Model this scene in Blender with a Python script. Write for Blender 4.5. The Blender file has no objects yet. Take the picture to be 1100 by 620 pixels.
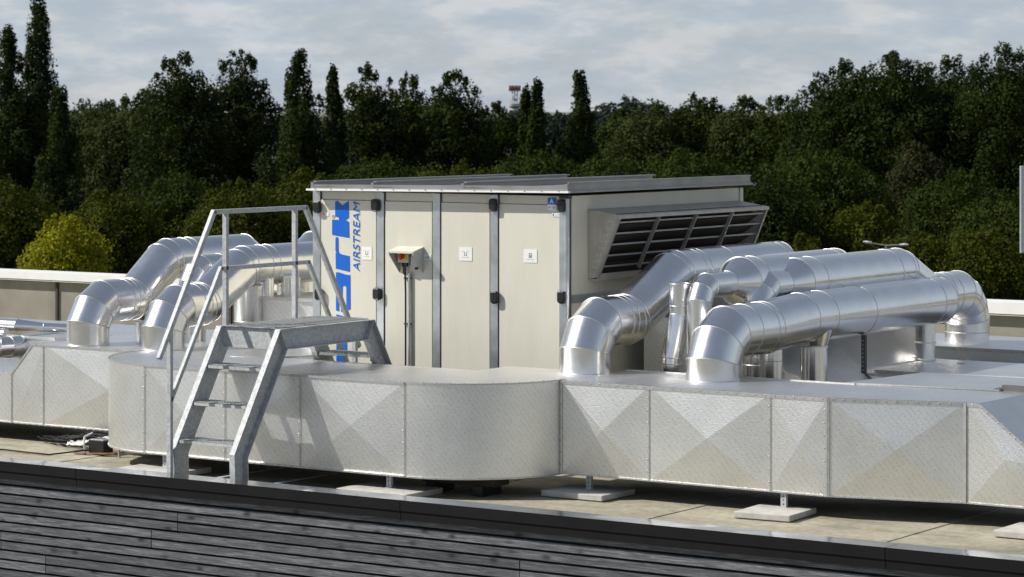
import bpy, math, random
import numpy as np
from mathutils import Vector, Matrix
R=math.radians
random.seed(7)
sc=bpy.context.scene
COL=sc.collection
# world axes: x runs along the front ducts (to the right), y runs away across the roof, z=0 is the roof deck
GROUND=-8.0
# ------------------------------------------------------------------ materials
def mat(name):
    m=bpy.data.materials.new(name); m.use_nodes=True
    nt=m.node_tree; b=nt.nodes['Principled BSDF']
    return m,nt,b
def N(nt,t,**k):
    n=nt.nodes.new(t)
    for a,v in k.items():
        if a.startswith('i_'):
            n.inputs[a[2:].replace('_',' ')].default_value=v
        else: setattr(n,a,v)
    return n
def L(nt,a,b): nt.links.new(a,b)
def coords(nt,scale=(1,1,1)):
    tc=N(nt,'ShaderNodeTexCoord'); mp=N(nt,'ShaderNodeMapping'); mp.inputs['Scale'].default_value=scale
    L(nt,tc.outputs['Object'],mp.inputs['Vector']); return mp.outputs['Vector']
def ramp(nt,fac,stops):
    r=N(nt,'ShaderNodeValToRGB'); e=r.color_ramp.elements
    while len(e)<len(stops): e.new(.5)
    for k,(p,c) in enumerate(stops):
        e[k].position=p; e[k].color=tuple(c)+((1,) if len(c)==3 else ())
    L(nt,fac,r.inputs['Fac']); return r.outputs['Color']
def g3(v): return (v,v,v)
def noise(nt,vec,scale,detail=3,rough=.5,dist=0):
    n=N(nt,'ShaderNodeTexNoise'); n.inputs['Scale'].default_value=scale; n.inputs['Detail'].default_value=detail
    n.inputs['Roughness'].default_value=rough; n.inputs['Distortion'].default_value=dist
    L(nt,vec,n.inputs['Vector']); return n
def bump(nt,b,h,strength,dist=.01,prev=None):
    bp=N(nt,'ShaderNodeBump'); bp.inputs['Strength'].default_value=strength; bp.inputs['Distance'].default_value=dist
    L(nt,h,bp.inputs['Height'])
    if prev: L(nt,prev,bp.inputs['Normal'])
    L(nt,bp.outputs['Normal'],b.inputs['Normal']); return bp.outputs['Normal']
def simple(name,col,rough=.5,metal=0,var=.08,vs=6,bs=0,bscale=40,spec=.5):
    m,nt,b=mat(name); v=coords(nt); b.inputs['Specular IOR Level'].default_value=spec
    n=noise(nt,v,vs,5)
    c=ramp(nt,n.outputs['Fac'],[(.3,[x*(1-var) for x in col]),(.7,[min(1,x*(1+var)) for x in col])])
    L(nt,c,b.inputs['Base Color']); b.inputs['Metallic'].default_value=metal
    rr=N(nt,'ShaderNodeMapRange'); rr.inputs['To Min'].default_value=rough*.85; rr.inputs['To Max'].default_value=min(1,rough*1.15)
    L(nt,n.outputs['Fac'],rr.inputs['Value']); L(nt,rr.outputs['Result'],b.inputs['Roughness'])
    if bs:
        n2=noise(nt,v,bscale,4); bump(nt,b,n2.outputs['Fac'],bs,.004)
    return m
# bright round pipe cladding
def m_pipe():
    m,nt,b=mat('bright_aluminium_jacket'); v=coords(nt)
    n=noise(nt,v,5,4,.6); n2=noise(nt,coords(nt,(1,1,1)),60,3,.7); n3=noise(nt,v,2.2,2)
    c=ramp(nt,n.outputs['Fac'],[(.3,(.80,.80,.80)),(.7,(.89,.885,.88))]); L(nt,c,b.inputs['Base Color'])
    b.inputs['Metallic'].default_value=1
    rr=N(nt,'ShaderNodeMapRange'); rr.inputs['To Min'].default_value=.18; rr.inputs['To Max'].default_value=.27
    L(nt,n.outputs['Fac'],rr.inputs['Value']); L(nt,rr.outputs['Result'],b.inputs['Roughness'])
    p=bump(nt,b,n3.outputs['Fac'],.12,.02); bump(nt,b,n2.outputs['Fac'],.03,.003,p)
    return m
# stucco-embossed duct sheet
def m_duct(top=False):
    m,nt,b=mat('stucco_embossed_sheet'); v=coords(nt)
    rot=N(nt,'ShaderNodeMapping'); rot.inputs['Rotation'].default_value=(R(35),R(35),R(20)); L(nt,v,rot.inputs['Vector'])
    vo=N(nt,'ShaderNodeTexVoronoi'); vo.inputs['Scale'].default_value=125; vo.feature='SMOOTH_F1'; L(nt,rot.outputs['Vector'],vo.inputs['Vector'])
    w=N(nt,'ShaderNodeTexWave'); w.inputs['Scale'].default_value=26; w.inputs['Distortion'].default_value=3.5; w.inputs['Detail'].default_value=2; w.inputs['Detail Scale'].default_value=2.5
    L(nt,rot.outputs['Vector'],w.inputs['Vector'])
    add=N(nt,'ShaderNodeMath',operation='ADD'); L(nt,vo.outputs['Distance'],add.inputs[0])
    mu=N(nt,'ShaderNodeMath',operation='MULTIPLY'); L(nt,w.outputs['Fac'],mu.inputs[0]); mu.inputs[1].default_value=.3; L(nt,mu.outputs[0],add.inputs[1])
    big=noise(nt,v,1.7,5,.6)
    c=ramp(nt,big.outputs['Fac'],[(.25,(.78,.772,.75)),(.6,(.87,.862,.845)),(.8,(.91,.905,.89))])
    v2=N(nt,'ShaderNodeTexVoronoi'); v2.inputs['Scale'].default_value=62; L(nt,rot.outputs['Vector'],v2.inputs['Vector'])
    w2=N(nt,'ShaderNodeTexWave'); w2.inputs['Scale'].default_value=9.5; w2.inputs['Distortion'].default_value=2; w2.bands_direction='DIAGONAL'; L(nt,v,w2.inputs['Vector'])
    sm=N(nt,'ShaderNodeMath',operation='MULTIPLY_ADD'); L(nt,w2.outputs['Fac'],sm.inputs[0]); sm.inputs[1].default_value=.35; L(nt,v2.outputs['Distance'],sm.inputs[2])
    pc=ramp(nt,sm.outputs[0],[(.22,g3(.86)),(.48,g3(.97)),(.75,g3(1.04))])
    pm=N(nt,'ShaderNodeMix',data_type='RGBA',blend_type='MULTIPLY'); pm.inputs['Factor'].default_value=1; L(nt,c,pm.inputs[6]); L(nt,pc,pm.inputs[7]); L(nt,pm.outputs[2],b.inputs['Base Color'])
    b.inputs['Metallic'].default_value=1
    rr=N(nt,'ShaderNodeMapRange'); rr.inputs['To Min'].default_value=.34; rr.inputs['To Max'].default_value=.42
    L(nt,big.outputs['Fac'],rr.inputs['Value']); L(nt,rr.outputs['Result'],b.inputs['Roughness'])
    bump(nt,b,add.outputs[0],.40,.0045)
    return m
def m_smooth():
    m,nt,b=mat('smooth_duct_sheet'); v=coords(nt)
    n=noise(nt,v,3,5,.6); n2=noise(nt,v,45,3,.6)
    c=ramp(nt,n.outputs['Fac'],[(.3,(.72,.72,.715)),(.7,(.82,.82,.81))]); L(nt,c,b.inputs['Base Color'])
    b.inputs['Metallic'].default_value=.9; b.inputs['Roughness'].default_value=.34
    bump(nt,b,n2.outputs['Fac'],.25,.004)
    return m
def m_galv():
    m,nt,b=mat('galvanised_steel'); v=coords(nt)
    vo=N(nt,'ShaderNodeTexVoronoi'); vo.inputs['Scale'].default_value=45; L(nt,v,vo.inputs['Vector'])
    n=noise(nt,v,4,5,.65)
    mx=N(nt,'ShaderNodeMix',data_type='FLOAT'); mx.inputs['Factor'].default_value=.5
    sep=N(nt,'ShaderNodeSeparateColor'); L(nt,vo.outputs['Color'],sep.inputs[0])
    L(nt,sep.outputs[0],mx.inputs[2]); L(nt,n.outputs['Fac'],mx.inputs[3])
    c=ramp(nt,mx.outputs[0],[(.2,(.34,.36,.375)),(.5,(.44,.46,.47)),(.85,(.53,.54,.545))]); L(nt,c,b.inputs['Base Color'])
    b.inputs['Metallic'].default_value=.2; b.inputs['Roughness'].default_value=.66
    n2=noise(nt,v,90,3); bump(nt,b,n2.outputs['Fac'],.15,.003)
    return m
def m_cream():
    m,nt,b=mat('cream_coated_panel'); v=coords(nt)
    n=noise(nt,coords(nt,(1,1,.35)),3.0,6,.65)
    c=ramp(nt,n.outputs['Fac'],[(.25,(.60,.575,.49)),(.55,(.65,.625,.535)),(.8,(.67,.645,.555))]); L(nt,c,b.inputs['Base Color'])
    b.inputs['Roughness'].default_value=.42
    n2=noise(nt,v,1.3,2); bump(nt,b,n2.outputs['Fac'],.12,.02)
    st_=noise(nt,coords(nt,(9,9,.5)),2.2,5,.7); sc2=ramp(nt,st_.outputs['Fac'],[(.30,(.90,.885,.85)),(.46,(1,1,1))])
    mm=N(nt,'ShaderNodeMix',data_type='RGBA',blend_type='MULTIPLY'); mm.inputs['Factor'].default_value=.3; L(nt,c,mm.inputs[6]); L(nt,sc2,mm.inputs[7]); L(nt,mm.outputs[2],b.inputs['Base Color'])
    return m
def m_wood():
    m,nt,b=mat('dark_stained_board'); geo=N(nt,'ShaderNodeNewGeometry')
    tc=N(nt,'ShaderNodeTexCoord')
    off=N(nt,'ShaderNodeVectorMath',operation='SCALE'); cmb=N(nt,'ShaderNodeCombineXYZ')
    L(nt,geo.outputs['Random Per Island'],cmb.inputs[0]); L(nt,geo.outputs['Random Per Island'],cmb.inputs[2])
    L(nt,cmb.outputs[0],off.inputs[0]); off.inputs['Scale'].default_value=37
    ad=N(nt,'ShaderNodeVectorMath',operation='ADD'); L(nt,tc.outputs['Object'],ad.inputs[0]); L(nt,off.outputs[0],ad.inputs[1])
    mp=N(nt,'ShaderNodeMapping'); mp.inputs['Scale'].default_value=(1.2,1,22); L(nt,ad.outputs[0],mp.inputs['Vector'])
    g=noise(nt,mp.outputs[0],3.5,7,.7,.6)
    mp2=N(nt,'ShaderNodeMapping'); mp2.inputs['Scale'].default_value=(1.6,1,3.2); L(nt,ad.outputs[0],mp2.inputs['Vector'])
    kn=N(nt,'ShaderNodeTexVoronoi'); kn.inputs['Scale'].default_value=2.4; L(nt,mp2.outputs[0],kn.inputs['Vector'])
    mp3=N(nt,'ShaderNodeMapping'); mp3.inputs['Scale'].default_value=(1.4,1,3); L(nt,ad.outputs[0],mp3.inputs['Vector'])
    bl=noise(nt,mp3.outputs[0],4,4,.6)
    c=ramp(nt,g.outputs['Fac'],[(.30,(.030,.032,.038)),(.5,(.092,.097,.107)),(.68,(.215,.221,.236))])
    kc=ramp(nt,kn.outputs['Distance'],[(.07,g3(.16)),(.17,g3(.7)),(.26,g3(1))])
    m1=N(nt,'ShaderNodeMix',data_type='RGBA',blend_type='MULTIPLY'); m1.inputs['Factor'].default_value=1; L(nt,c,m1.inputs[6]); L(nt,kc,m1.inputs[7])
    bc=ramp(nt,bl.outputs['Fac'],[(.3,g3(.85)),(.6,g3(1.06))])
    m2=N(nt,'ShaderNodeMix',data_type='RGBA',blend_type='MULTIPLY'); m2.inputs['Factor'].default_value=1; L(nt,m1.outputs[2],m2.inputs[6]); L(nt,bc,m2.inputs[7])
    rc=ramp(nt,geo.outputs['Random Per Island'],[(0,g3(.62)),(1,g3(1.3))])
    m3=N(nt,'ShaderNodeMix',data_type='RGBA',blend_type='MULTIPLY'); m3.inputs['Factor'].default_value=1; L(nt,m2.outputs[2],m3.inputs[6]); L(nt,rc,m3.inputs[7])
    L(nt,m3.outputs[2],b.inputs['Base Color']); b.inputs['Roughness'].default_value=.62
    bump(nt,b,g.outputs['Fac'],.7,.006)
    return m
def m_roof():
    m,nt,b=mat('weathered_roof_felt'); v=coords(nt)
    n=noise(nt,v,1.1,7,.68,.4); n2=noise(nt,v,14,5,.7); n3=noise(nt,coords(nt,(.25,1.6,1)),2.2,5,.7)
    c=ramp(nt,n.outputs['Fac'],[(.25,(.22,.205,.15)),(.5,(.36,.335,.25)),(.75,(.46,.43,.33))])
    c2=ramp(nt,n2.outputs['Fac'],[(.3,g3(.72)),(.6,g3(1.06))]); c3=ramp(nt,n3.outputs['Fac'],[(.32,g3(.6)),(.5,g3(1))])
    m1=N(nt,'ShaderNodeMix',data_type='RGBA',blend_type='MULTIPLY'); m1.inputs['Factor'].default_value=1; L(nt,c,m1.inputs[6]); L(nt,c2,m1.inputs[7])
    m2=N(nt,'ShaderNodeMix',data_type='RGBA',blend_type='MULTIPLY'); m2.inputs['Factor'].default_value=.8; L(nt,m1.outputs[2],m2.inputs[6]); L(nt,c3,m2.inputs[7])
    L(nt,m2.outputs[2],b.inputs['Base Color']); b.inputs['Roughness'].default_value=.9
    bump(nt,b,n2.outputs['Fac'],.4,.01)
    return m
def m_leaf(name,a,bb,c3):
    m,nt,b=mat(name); geo=N(nt,'ShaderNodeNewGeometry'); v=coords(nt)
    n=noise(nt,v,.55,3,.6)
    mx=N(nt,'ShaderNodeMath',operation='MULTIPLY_ADD'); L(nt,geo.outputs['Random Per Island'],mx.inputs[0]); mx.inputs[1].default_value=.35; L(nt,n.outputs['Fac'],mx.inputs[2])
    hf=N(nt,'ShaderNodeMath',operation='SUBTRACT'); hf.inputs[1].default_value=.17; L(nt,mx.outputs[0],hf.inputs[0])
    c=ramp(nt,hf.outputs[0],[(.2,a),(.5,bb),(.8,c3)]); L(nt,c,b.inputs['Base Color']); b.inputs['Roughness'].default_value=.7
    b.inputs['Specular IOR Level'].default_value=.08
    tr=N(nt,'ShaderNodeBsdfTranslucent'); L(nt,c,tr.inputs['Color'])
    ms=N(nt,'ShaderNodeMixShader'); ms.inputs[0].default_value=.28; L(nt,b.outputs[0],ms.inputs[1]); L(nt,tr.outputs[0],ms.inputs[2])
    L(nt,ms.outputs[0],nt.nodes['Material Output'].inputs['Surface'])
    return m
M={}
M['pipe']=m_pipe(); M['duct']=m_duct(); M['smooth']=m_smooth(); M['galv']=m_galv(); M['cream']=m_cream()
M['wood']=m_wood(); M['roof']=m_roof()
M['bead']=simple('rolled_bead_metal',(.70,.70,.69),.42,1,.05)
M['trim']=simple('duct_flange_metal',(.62,.615,.60),.45,.95,.08,20)
M['rivet']=simple('rivet_steel',(.60,.57,.54),.4,.8,.1)
M['gap']=simple('joint_sealant',(.10,.10,.10),.7)
M['rail']=simple('bare_aluminium_profile',(.55,.575,.60),.38,.9,.12,8)
M['gasket']=simple('dark_gasket',(.09,.09,.085),.8)
M['black']=simple('black_plastic',(.012,.012,.014),.35,0,.1,30)
M['roofsheet']=simple('zinc_roof_sheet',(.36,.355,.345),.42,.8,.12,4)
M['cap']=simple('anthracite_coping',(.009,.0085,.010),.6,0,.15,5,spec=.15)
M['captop']=simple('sky_tinted_coping_top',(.40,.41,.43),.13,.95,.2,4,.5,2.2)  # pale metallic base stands in for sky reflected off the dark coping
M['backboard']=simple('black_batten',(.008,.008,.009),.9)
M['concrete']=simple('concrete_paver',(.46,.445,.41),.9,0,.14,14,.5,60)
M['wallpanel']=simple('aged_fibre_cement',(.25,.235,.195),.85,0,.16,3,.3,30)
M['white']=simple('white_coping',(.80,.80,.78),.5,0,.04)
M['blue']=simple('blue_vinyl',(.0,.115,.56),.4,0,.04)
M['paper']=simple('white_sticker',(.80,.80,.77),.5,0,.02)
M['ink']=simple('grey_ink',(.22,.22,.22),.6)
M['ink2']=simple('light_grey_ink',(.50,.50,.48),.6)
M['red']=simple('red_plastic',(.62,.03,.015),.35)
M['yellow']=simple('yellow_plate',(.75,.55,.02),.5)
M['greybox']=simple('light_grey_enclosure',(.50,.50,.47),.5)
M['louvre']=simple('louvre_metal',(.38,.37,.35),.45,.6,.15,8)
M['hoodsheet']=simple('hood_sheet',(.47,.445,.395),.5,.3,.14,8)
M['dark']=simple('dark_part_and_shade',(.045,.037,.03),.8,0,.2,5)  # dark parts, and painted shade inside the intake
M['signwhite']=simple('white_sign_face',(.78,.78,.78),.5)
M['orange']=simple('orange_print',(.70,.16,.03),.5)
M['lamp']=simple('lamp_grey',(.45,.46,.46),.5,.3)
M['bark']=simple('bark',(.075,.06,.045),.9,0,.3,6,.8,10)
M['earth']=simple('pale_gravel_and_dry_grass',(.17,.165,.125),.95,0,.3,.05)
M['twhite']=simple('tower_white',(.6,.58,.58),.6); M['tred']=simple('tower_red',(.45,.06,.05),.6); M['tgrey']=simple('tower_grey',(.16,.17,.19),.6)
M['cable']=simple('black_cable',(.015,.015,.015),.7,spec=.15); M['foil']=simple('crumpled_foil_insulation',(.22,.22,.215),.45,.7,.2,20,1.0,30)
M['rust']=simple('rusty_strap',(.24,.12,.06),.8,.2,.3,20)
M['dk']=m_leaf('dark_poplar_leaf',(0.0097,0.0190,0.0038),(0.0216,0.0363,0.0064),(0.0454,0.0588,0.0090))
M['gr']=m_leaf('green_leaf',(0.0126,0.0239,0.0037),(0.0299,0.0477,0.0062),(0.0633,0.0809,0.0098))
M['wl']=m_leaf('willow_leaf',(0.0221,0.0337,0.0082),(0.0396,0.0542,0.0136),(0.0661,0.0823,0.0204))
M['ol']=m_leaf('olive_leaf',(0.0213,0.0317,0.0029),(0.0449,0.0594,0.0043),(0.1015,0.1089,0.0072))
M['ye']=m_leaf('yellow_leaf',(.09,.10,.005),(.21,.215,.010),(.38,.36,.018))
M['br']=m_leaf('bronze_leaf',(.018,.022,.008),(.036,.040,.014),(.07,.07,.024))
M['fa']=m_leaf('haze_tinted_leaf',(.018,.030,.022),(.028,.043,.030),(.042,.058,.040))  # blue-green tone carries the haze of distance in the leaf colour
# ------------------------------------------------------------------ mesh building
class MB:
    def __init__(s): s.v=[]; s.f=[]; s.sm=[]
    def add(s,vs,fs,smooth=False):
        o=len(s.v); s.v+= [tuple(p) for p in vs]; s.f+=[[i+o for i in f] for f in fs]; s.sm+=[smooth]*len(fs)
    def box(s,x0,x1,y0,y1,z0,z1):
        vs=[(x,y,z) for z in(z0,z1) for y in(y0,y1) for x in(x0,x1)]
        s.add(vs,[(0,2,3,1),(4,5,7,6),(0,1,5,4),(2,6,7,3),(0,4,6,2),(1,3,7,5)])
    def bar(s,a,b,w,h,up=(0,0,1)):
        a=Vector(a);b=Vector(b);d=(b-a).normalized();u=Vector(up)
        sd=d.cross(u)
        if sd.length<1e-5: sd=d.cross(Vector((1,0,0)))
        sd.normalize(); u=sd.cross(d).normalized()
        vs=[]
        for p in(a,b):
            for i,j in((-1,-1),(1,-1),(1,1),(-1,1)): vs.append(p+sd*(w/2*i)+u*(h/2*j))
        s.add(vs,[(3,2,1,0),(4,5,6,7),(0,1,5,4),(1,2,6,5),(2,3,7,6),(3,0,4,7)])
    def prism(s,poly,axis,a,b):
        # poly = list of 2D points in the two other axes (in xyz order)
        def P(p,t):
            if axis=='x': return (t,p[0],p[1])
            if axis=='y': return (p[0],t,p[1])
            return (p[0],p[1],t)
        n=len(poly); vs=[P(p,a) for p in poly]+[P(p,b) for p in poly]
        fs=[list(range(n)),list(range(2*n-1,n-1,-1))]+[[(i+1)%n,i,i+n,(i+1)%n+n] for i in range(n)]
        s.add(vs,fs)
    def quad(s,*p): s.add(p,[tuple(range(len(p)))])
    def cyl(s,a,b,r,seg=12,r2=None,smooth=True,caps=True):
        a=Vector(a);b=Vector(b);d=(b-a).normalized(); r2=r if r2 is None else r2
        e=d.orthogonal().normalized(); g=d.cross(e)
        vs=[]
        for p,q in((a,r),(b,r2)):
            for k in range(seg):
                t=2*math.pi*k/seg; vs.append(p+(e*math.cos(t)+g*math.sin(t))*q)
        s.add(vs,[(k,(k+1)%seg,(k+1)%seg+seg,k+seg) for k in range(seg)],smooth)
        if caps:
            s.add(vs[:seg],[list(range(seg-1,-1,-1))]); s.add(vs[seg:],[list(range(seg))])
    def tubepath(s,pts,r,seg=6):
        for a,b in zip(pts,pts[1:]): s.cyl(a,b,r,seg)
    def build(s,name,m,parent=None,loc=None,bevel=0):
        me=bpy.data.meshes.new(name); me.from_pydata(s.v,[],s.f); me.polygons.foreach_set('use_smooth',s.sm)
        import bmesh
        bm=bmesh.new(); bm.from_mesh(me); bmesh.ops.recalc_face_normals(bm,faces=bm.faces); bm.to_mesh(me); bm.free()
        me.materials.append(m); o=bpy.data.objects.new(name,me); COL.objects.link(o)
        if parent: o.parent=parent; o.matrix_parent_inverse=Matrix.Translation(parent.location).inverted()
        if bevel:
            md=o.modifiers.new('b','BEVEL'); md.width=bevel; md.segments=2; md.limit_method='ANGLE'
        return o
def tag(o,label=None,cat=None,group=None,kind=None):
    if label: o['label']=label
    if cat: o['category']=cat
    if group: o['group']=group
    if kind: o['kind']=kind
    return o
def thing(name,label,cat,loc=(0,0,0),group=None):
    o=bpy.data.objects.new(name,None); o.location=loc; o.empty_display_size=.2; COL.objects.link(o)
    return tag(o,label,cat,group)
# ------------------------------------------------------------------ pipes
def pipe(root,corners,r,e1,rings=(),m=None,seg=48,endcap=True,seam=None):
    """corners: [point,(bend radius,n mitres)] ; a corner may instead be (point,'r',new radius). Builds sections, elbows, beads"""
    m=m or M['pipe']; e1=Vector(e1).normalized()
    pts=[]; cur=r      # (point, tag_of_segment_after, radius)
    C=[(Vector(c[0]),)+tuple(c[1:]) for c in corners]
    for i,c in enumerate(C):
        if i==0: pts.append([c[0],'s',cur]); continue
        if i==len(C)-1:
            if len(c)>1 and c[1]=='r': cur=c[2]
            pts.append([c[0],None,cur]); continue
        if c[1]=='r':
            cur=c[2]; pts.append([c[0],'s',cur]); continue
        BR,n=c[1],c[2]
        d1=(c[0]-C[i-1][0]).normalized(); d2=(C[i+1][0]-c[0]).normalized(); phi=d1.angle(d2)
        if n==1 or phi<.01: pts.append([c[0],'s',cur]); continue
        nrm=(d2-d1).normalized(); ctr=c[0]+nrm*(BR/math.cos(phi/2)); h=phi/n
        v0=-( (d2-d1*math.cos(phi)).normalized())*BR   # from centre to arc start, perpendicular to d1
        rr=BR/math.cos(h/2)
        for k in range(n):
            a=(k+.5)*h
            p=ctr+(v0.normalized()*math.cos(a)+d1*math.sin(a))*rr
            pts.append([p,'e%d'%i if k<n-1 else 's',cur])
    # extra rings on straights
    out=[]
    for i,p in enumerate(pts):
        out.append(p)
        if i<len(pts)-1 and p[1]=='s' and abs(p[2]-pts[i+1][2])<1e-6:
            a=p[0];b=pts[i+1][0]; Ls=(b-a).length; d=(b-a)/Ls
            ex=[]
            for q in rings:
                # ring given as (axis index, value)
                ax,val=q
                if abs(d[ax])>.4:
                    t=(val-a[ax])/d[ax]
                    if .03<t<Ls-.03: ex.append(t)
            for t in sorted(ex): out.append([a+d*t,'s',p[2]])
    pts=out
    n=len(pts); dirs=[(pts[i+1][0]-pts[i][0]).normalized() for i in range(n-1)]
    nor=[]
    for i in range(n):
        if i==0: nor.append(dirs[0])
        elif i==n-1: nor.append(dirs[-1])
        else: nor.append((dirs[i-1]+dirs[i]).normalized())
    def ring(i,d,rad):
        e2=d.cross(e1).normalized(); ee=e2.cross(d).normalized(); vs=[]
        for k in range(seg):
            t=2*math.pi*k/seg; q=(ee*math.cos(t)+e2*math.sin(t))*rad
            s=-(q.dot(nor[i]))/d.dot(nor[i]); vs.append(pts[i][0]+q+d*s)
        return vs
    mb=None; last=None
    def flush(mb,kind):
        if mb and mb.v: mb.build('elbow' if kind.startswith('e') else ('reducer' if kind=='r' else 'pipe_section'),m,root)
    for i in range(n-1):
        kind=pts[i][1]
        if abs(pts[i][2]-pts[i+1][2])>1e-6: kind='r'
        if kind!='s' and kind==last: pass
        else:
            flush(mb,last or 's'); mb=MB()
        last=kind
        A=ring(i,dirs[i],pts[i][2]); B=ring(i+1,dirs[i],pts[i+1][2])
        mb.add(A+B,[(k,(k+1)%seg,(k+1)%seg+seg,k+seg) for k in range(seg)],True)
        # lap seam with rivets on the flank
        if seam is not None:
            kk=int(seam*seg)%seg
            a1=A[kk];b1=B[kk];ax=(b1-a1)
            if ax.length>.05:
                ctr=(pts[i][0]+pts[i+1][0])/2; rad=((a1+b1)/2-ctr); rad-=dirs[i]*rad.dot(dirs[i]); rad.normalize()
                tan=rad.cross(dirs[i]).normalized()
                mb.bar(a1+rad*.0015+ax*.02,b1+rad*.0015-ax*.02,.016,.003,rad)
        if i==n-2 and endcap: mb.add(B,[list(range(seg))])
        if i==0 and endcap: mb.add(A,[list(range(seg-1,-1,-1))])
    flush(mb,last)
    # beads
    for i in range(n):
        d=nor[i]; rad=pts[i][2]; dd=dirs[min(i,n-2)]
        base=ring(i,dd,rad); bm_=MB(); vs=[]
        c=pts[i][0]; br=.0042 if rad>.15 else .0034
        for k in range(seg):
            o=(base[k]-c); o=(o-dd*o.dot(dd)).normalized()
            for q in range(6):
                t=math.pi/3*q; vs.append(base[k]+o*math.cos(t)*br+dd*math.sin(t)*br*1.3)
        fs=[(k*6+q,k*6+(q+1)%6,((k+1)%seg)*6+(q+1)%6,((k+1)%seg)*6+q) for k in range(seg) for q in range(6)]
        bm_.add(vs,fs,True); bm_.build('joint_ring',M['bead'],root)
    return root
# ------------------------------------------------------------------ duct faces
def crossface(mb,p,c=.018,centre=None):
    """quad p (4 points ccw seen from outside) pressed outward at its centre"""
    p=[Vector(q) for q in p]; n=(p[1]-p[0]).cross(p[3]-p[0]).normalized()
    ce=sum(p,Vector())/len(p)+n*c if centre is None else Vector(centre)
    k=len(p); mb.add(p+[ce],[(i,(i+1)%k,k) for i in range(k)])
def flange(mb,a,b,w,t,nrm,inward):
    """flat strip from a to b lying on a face: inward = direction of its width, nrm = outward"""
    a=Vector(a);b=Vector(b);nrm=Vector(nrm).normalized();inw=Vector(inward).normalized()
    vs=[]
    for p in(a,b):
        vs+=[p+nrm*.002,p+nrm*.002+inw*w,p+nrm*(.002+t)+inw*w,p+nrm*(.002+t)]
    mb.add(vs,[(0,1,2,3),(7,6,5,4),(0,4,5,1),(1,5,6,2),(2,6,7,3),(3,7,4,0)])
def rivets(mb,a,b,step,nrm,r=.0085):
    a=Vector(a);b=Vector(b);Ln=(b-a).length;k=max(1,int(Ln/step));nrm=Vector(nrm).normalized()
    for i in range(k):
        p=a+(b-a)*((i+.5)/k); mb.cyl(p,p+nrm*.006,r,6,r*.6)
# ================================================================== ground, building
gm=MB(); gm.quad((-4000,-1500,GROUND),(3500,-1500,GROUND),(3500,5000,GROUND),(-4000,5000,GROUND))
tag(gm.build('ground',M['earth']),kind='structure')
gm=MB(); c_,s_=math.cos(R(34)),math.sin(R(34)); q_=lambda l,d:(13+l*c_-d*s_,-18.6+l*s_+d*c_,GROUND+.004)
gm.quad(q_(-700,62),q_(700,62),q_(1500,3500),q_(-1500,3500)); tag(gm.build('meadow',simple('dark_meadow_grass',(.018,.030,.010),.95,0,.3,.05)),kind='structure')

bl=thing('flat_roofed_building','flat-roofed building with dark timber boards on its wall and an open beige roof deck','building',(0,0,0))
b=MB(); b.box(-34,12,-.10,13.2,-.36,-.06); b.build('roof_deck',M['roof'],bl)
b=MB()
for x in (-8.3,-5.35,-1.05,1.15,3.3,5.6): b.box(x-.045,x+.045,.0,13,-.0585,-.054)
for y in (.42,): b.box(-30,11,y,y+.06,-.058,-.0525)
b.build('felt_seam',M['roof'],bl)
b=MB(); b.box(-34,12,-.16,-.13,GROUND,-.02); b.build('wall_backing',M['backboard'],bl)
# boards
b=MB(); rnd=random.Random(3)
z=-.045; row=0
splits={2:[-2.9],3:[-2.9,.66],4:[-3.2,.66],5:[-3.2],6:[-5.0],7:[-5.0],8:[-4.45],9:[-4.45]}
while z>GROUND:
    xs=[-34.0]+sorted(splits.get(row,[])+[-12+rnd.uniform(-2,2),-24,9])+[12.0]
    if row>9: xs=[-34.0]+[-30+rnd.uniform(3.6,4.4)*k+rnd.uniform(-1,1) for k in range(1,10)]+[12.0]
    for a,c in zip(xs,xs[1:]):
        if c-a<.3: continue
        h=.064; pr=rnd.uniform(0,.006)
        b.box(a+.004,c-.004,-.195-pr,-.165,z-h,z)
    z-=.085; row+=1
b.build('timber_board_cladding',M['wood'],bl)
# coping along the front edge in lengths with a joint between them
ends=[-34,-14,-9,-4.03,-.47,3.9,8,12]
for a,c in zip(ends,ends[1:]):
    cp=MB(); cp.box(a+.003,c-.003,-.262,-.25,.012,.098); cp.box(a+.003,c-.003,-.25,-.02,-.06,.09)
    k=cp.build('coping',M['cap'],bl)
    tp=MB()
    # sheet top slightly dished
    nx=60; vs=[];fs=[]
    for i in range(nx+1):
        x=a+.003+(c-a-.006)*i/nx
        for j,yy in enumerate((-.262,-.2,-.13,-.06,0.0)):
            vs.append((x,yy,.0995+(rnd.uniform(-.0016,.0016)+.0022*math.sin(x*7.3)+.0014*math.sin(x*17+j))*(0 if j in(0,4) else 1)-.004*(j/4)))
    for i in range(nx):
        for j in range(4): fs.append((i*5+j,i*5+j+1,i*5+j+6,i*5+j+5))
    tp.add(vs,fs,True); tp.box(a+.003,c-.003,-.004,.0,-.058,.0945)
    tp.build('coping_top',M['captop'],k)
# far parapet walls
def parapet(x0,x1,y,ht,capz,step):
    w=MB(); w.box(x0,x1,y,y+.25,-.06,ht-.012)
    par=w.build('far_parapet',M['wallpanel'],bl)
    x=x0+.4
    while x<x1:
        w=MB(); w.box(x-.022,x+.022,y-.03,y-.002,0,ht-.02); x+=step; w.build('panel_joint_strip',M['dark'],par)
    w=MB(); w.box(x0,x1,y-.10,y+.38,ht-.02,capz); w.build('white_coping',M['white'],par)
    w=MB(); w.box(x0,x1,y-.102,y-.098,ht-.012,ht+.0); w.build('drip_edge',M['gasket'],par)
parapet(-30,-6.8,11.2,.80,.90,1.62)
parapet(-6.8,11,13.3,.76,.90,7.4)
w=MB(); w.box(-34,12,13.2,13.6,GROUND,0); w.build('rear_wall',M['wallpanel'],bl)
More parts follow.
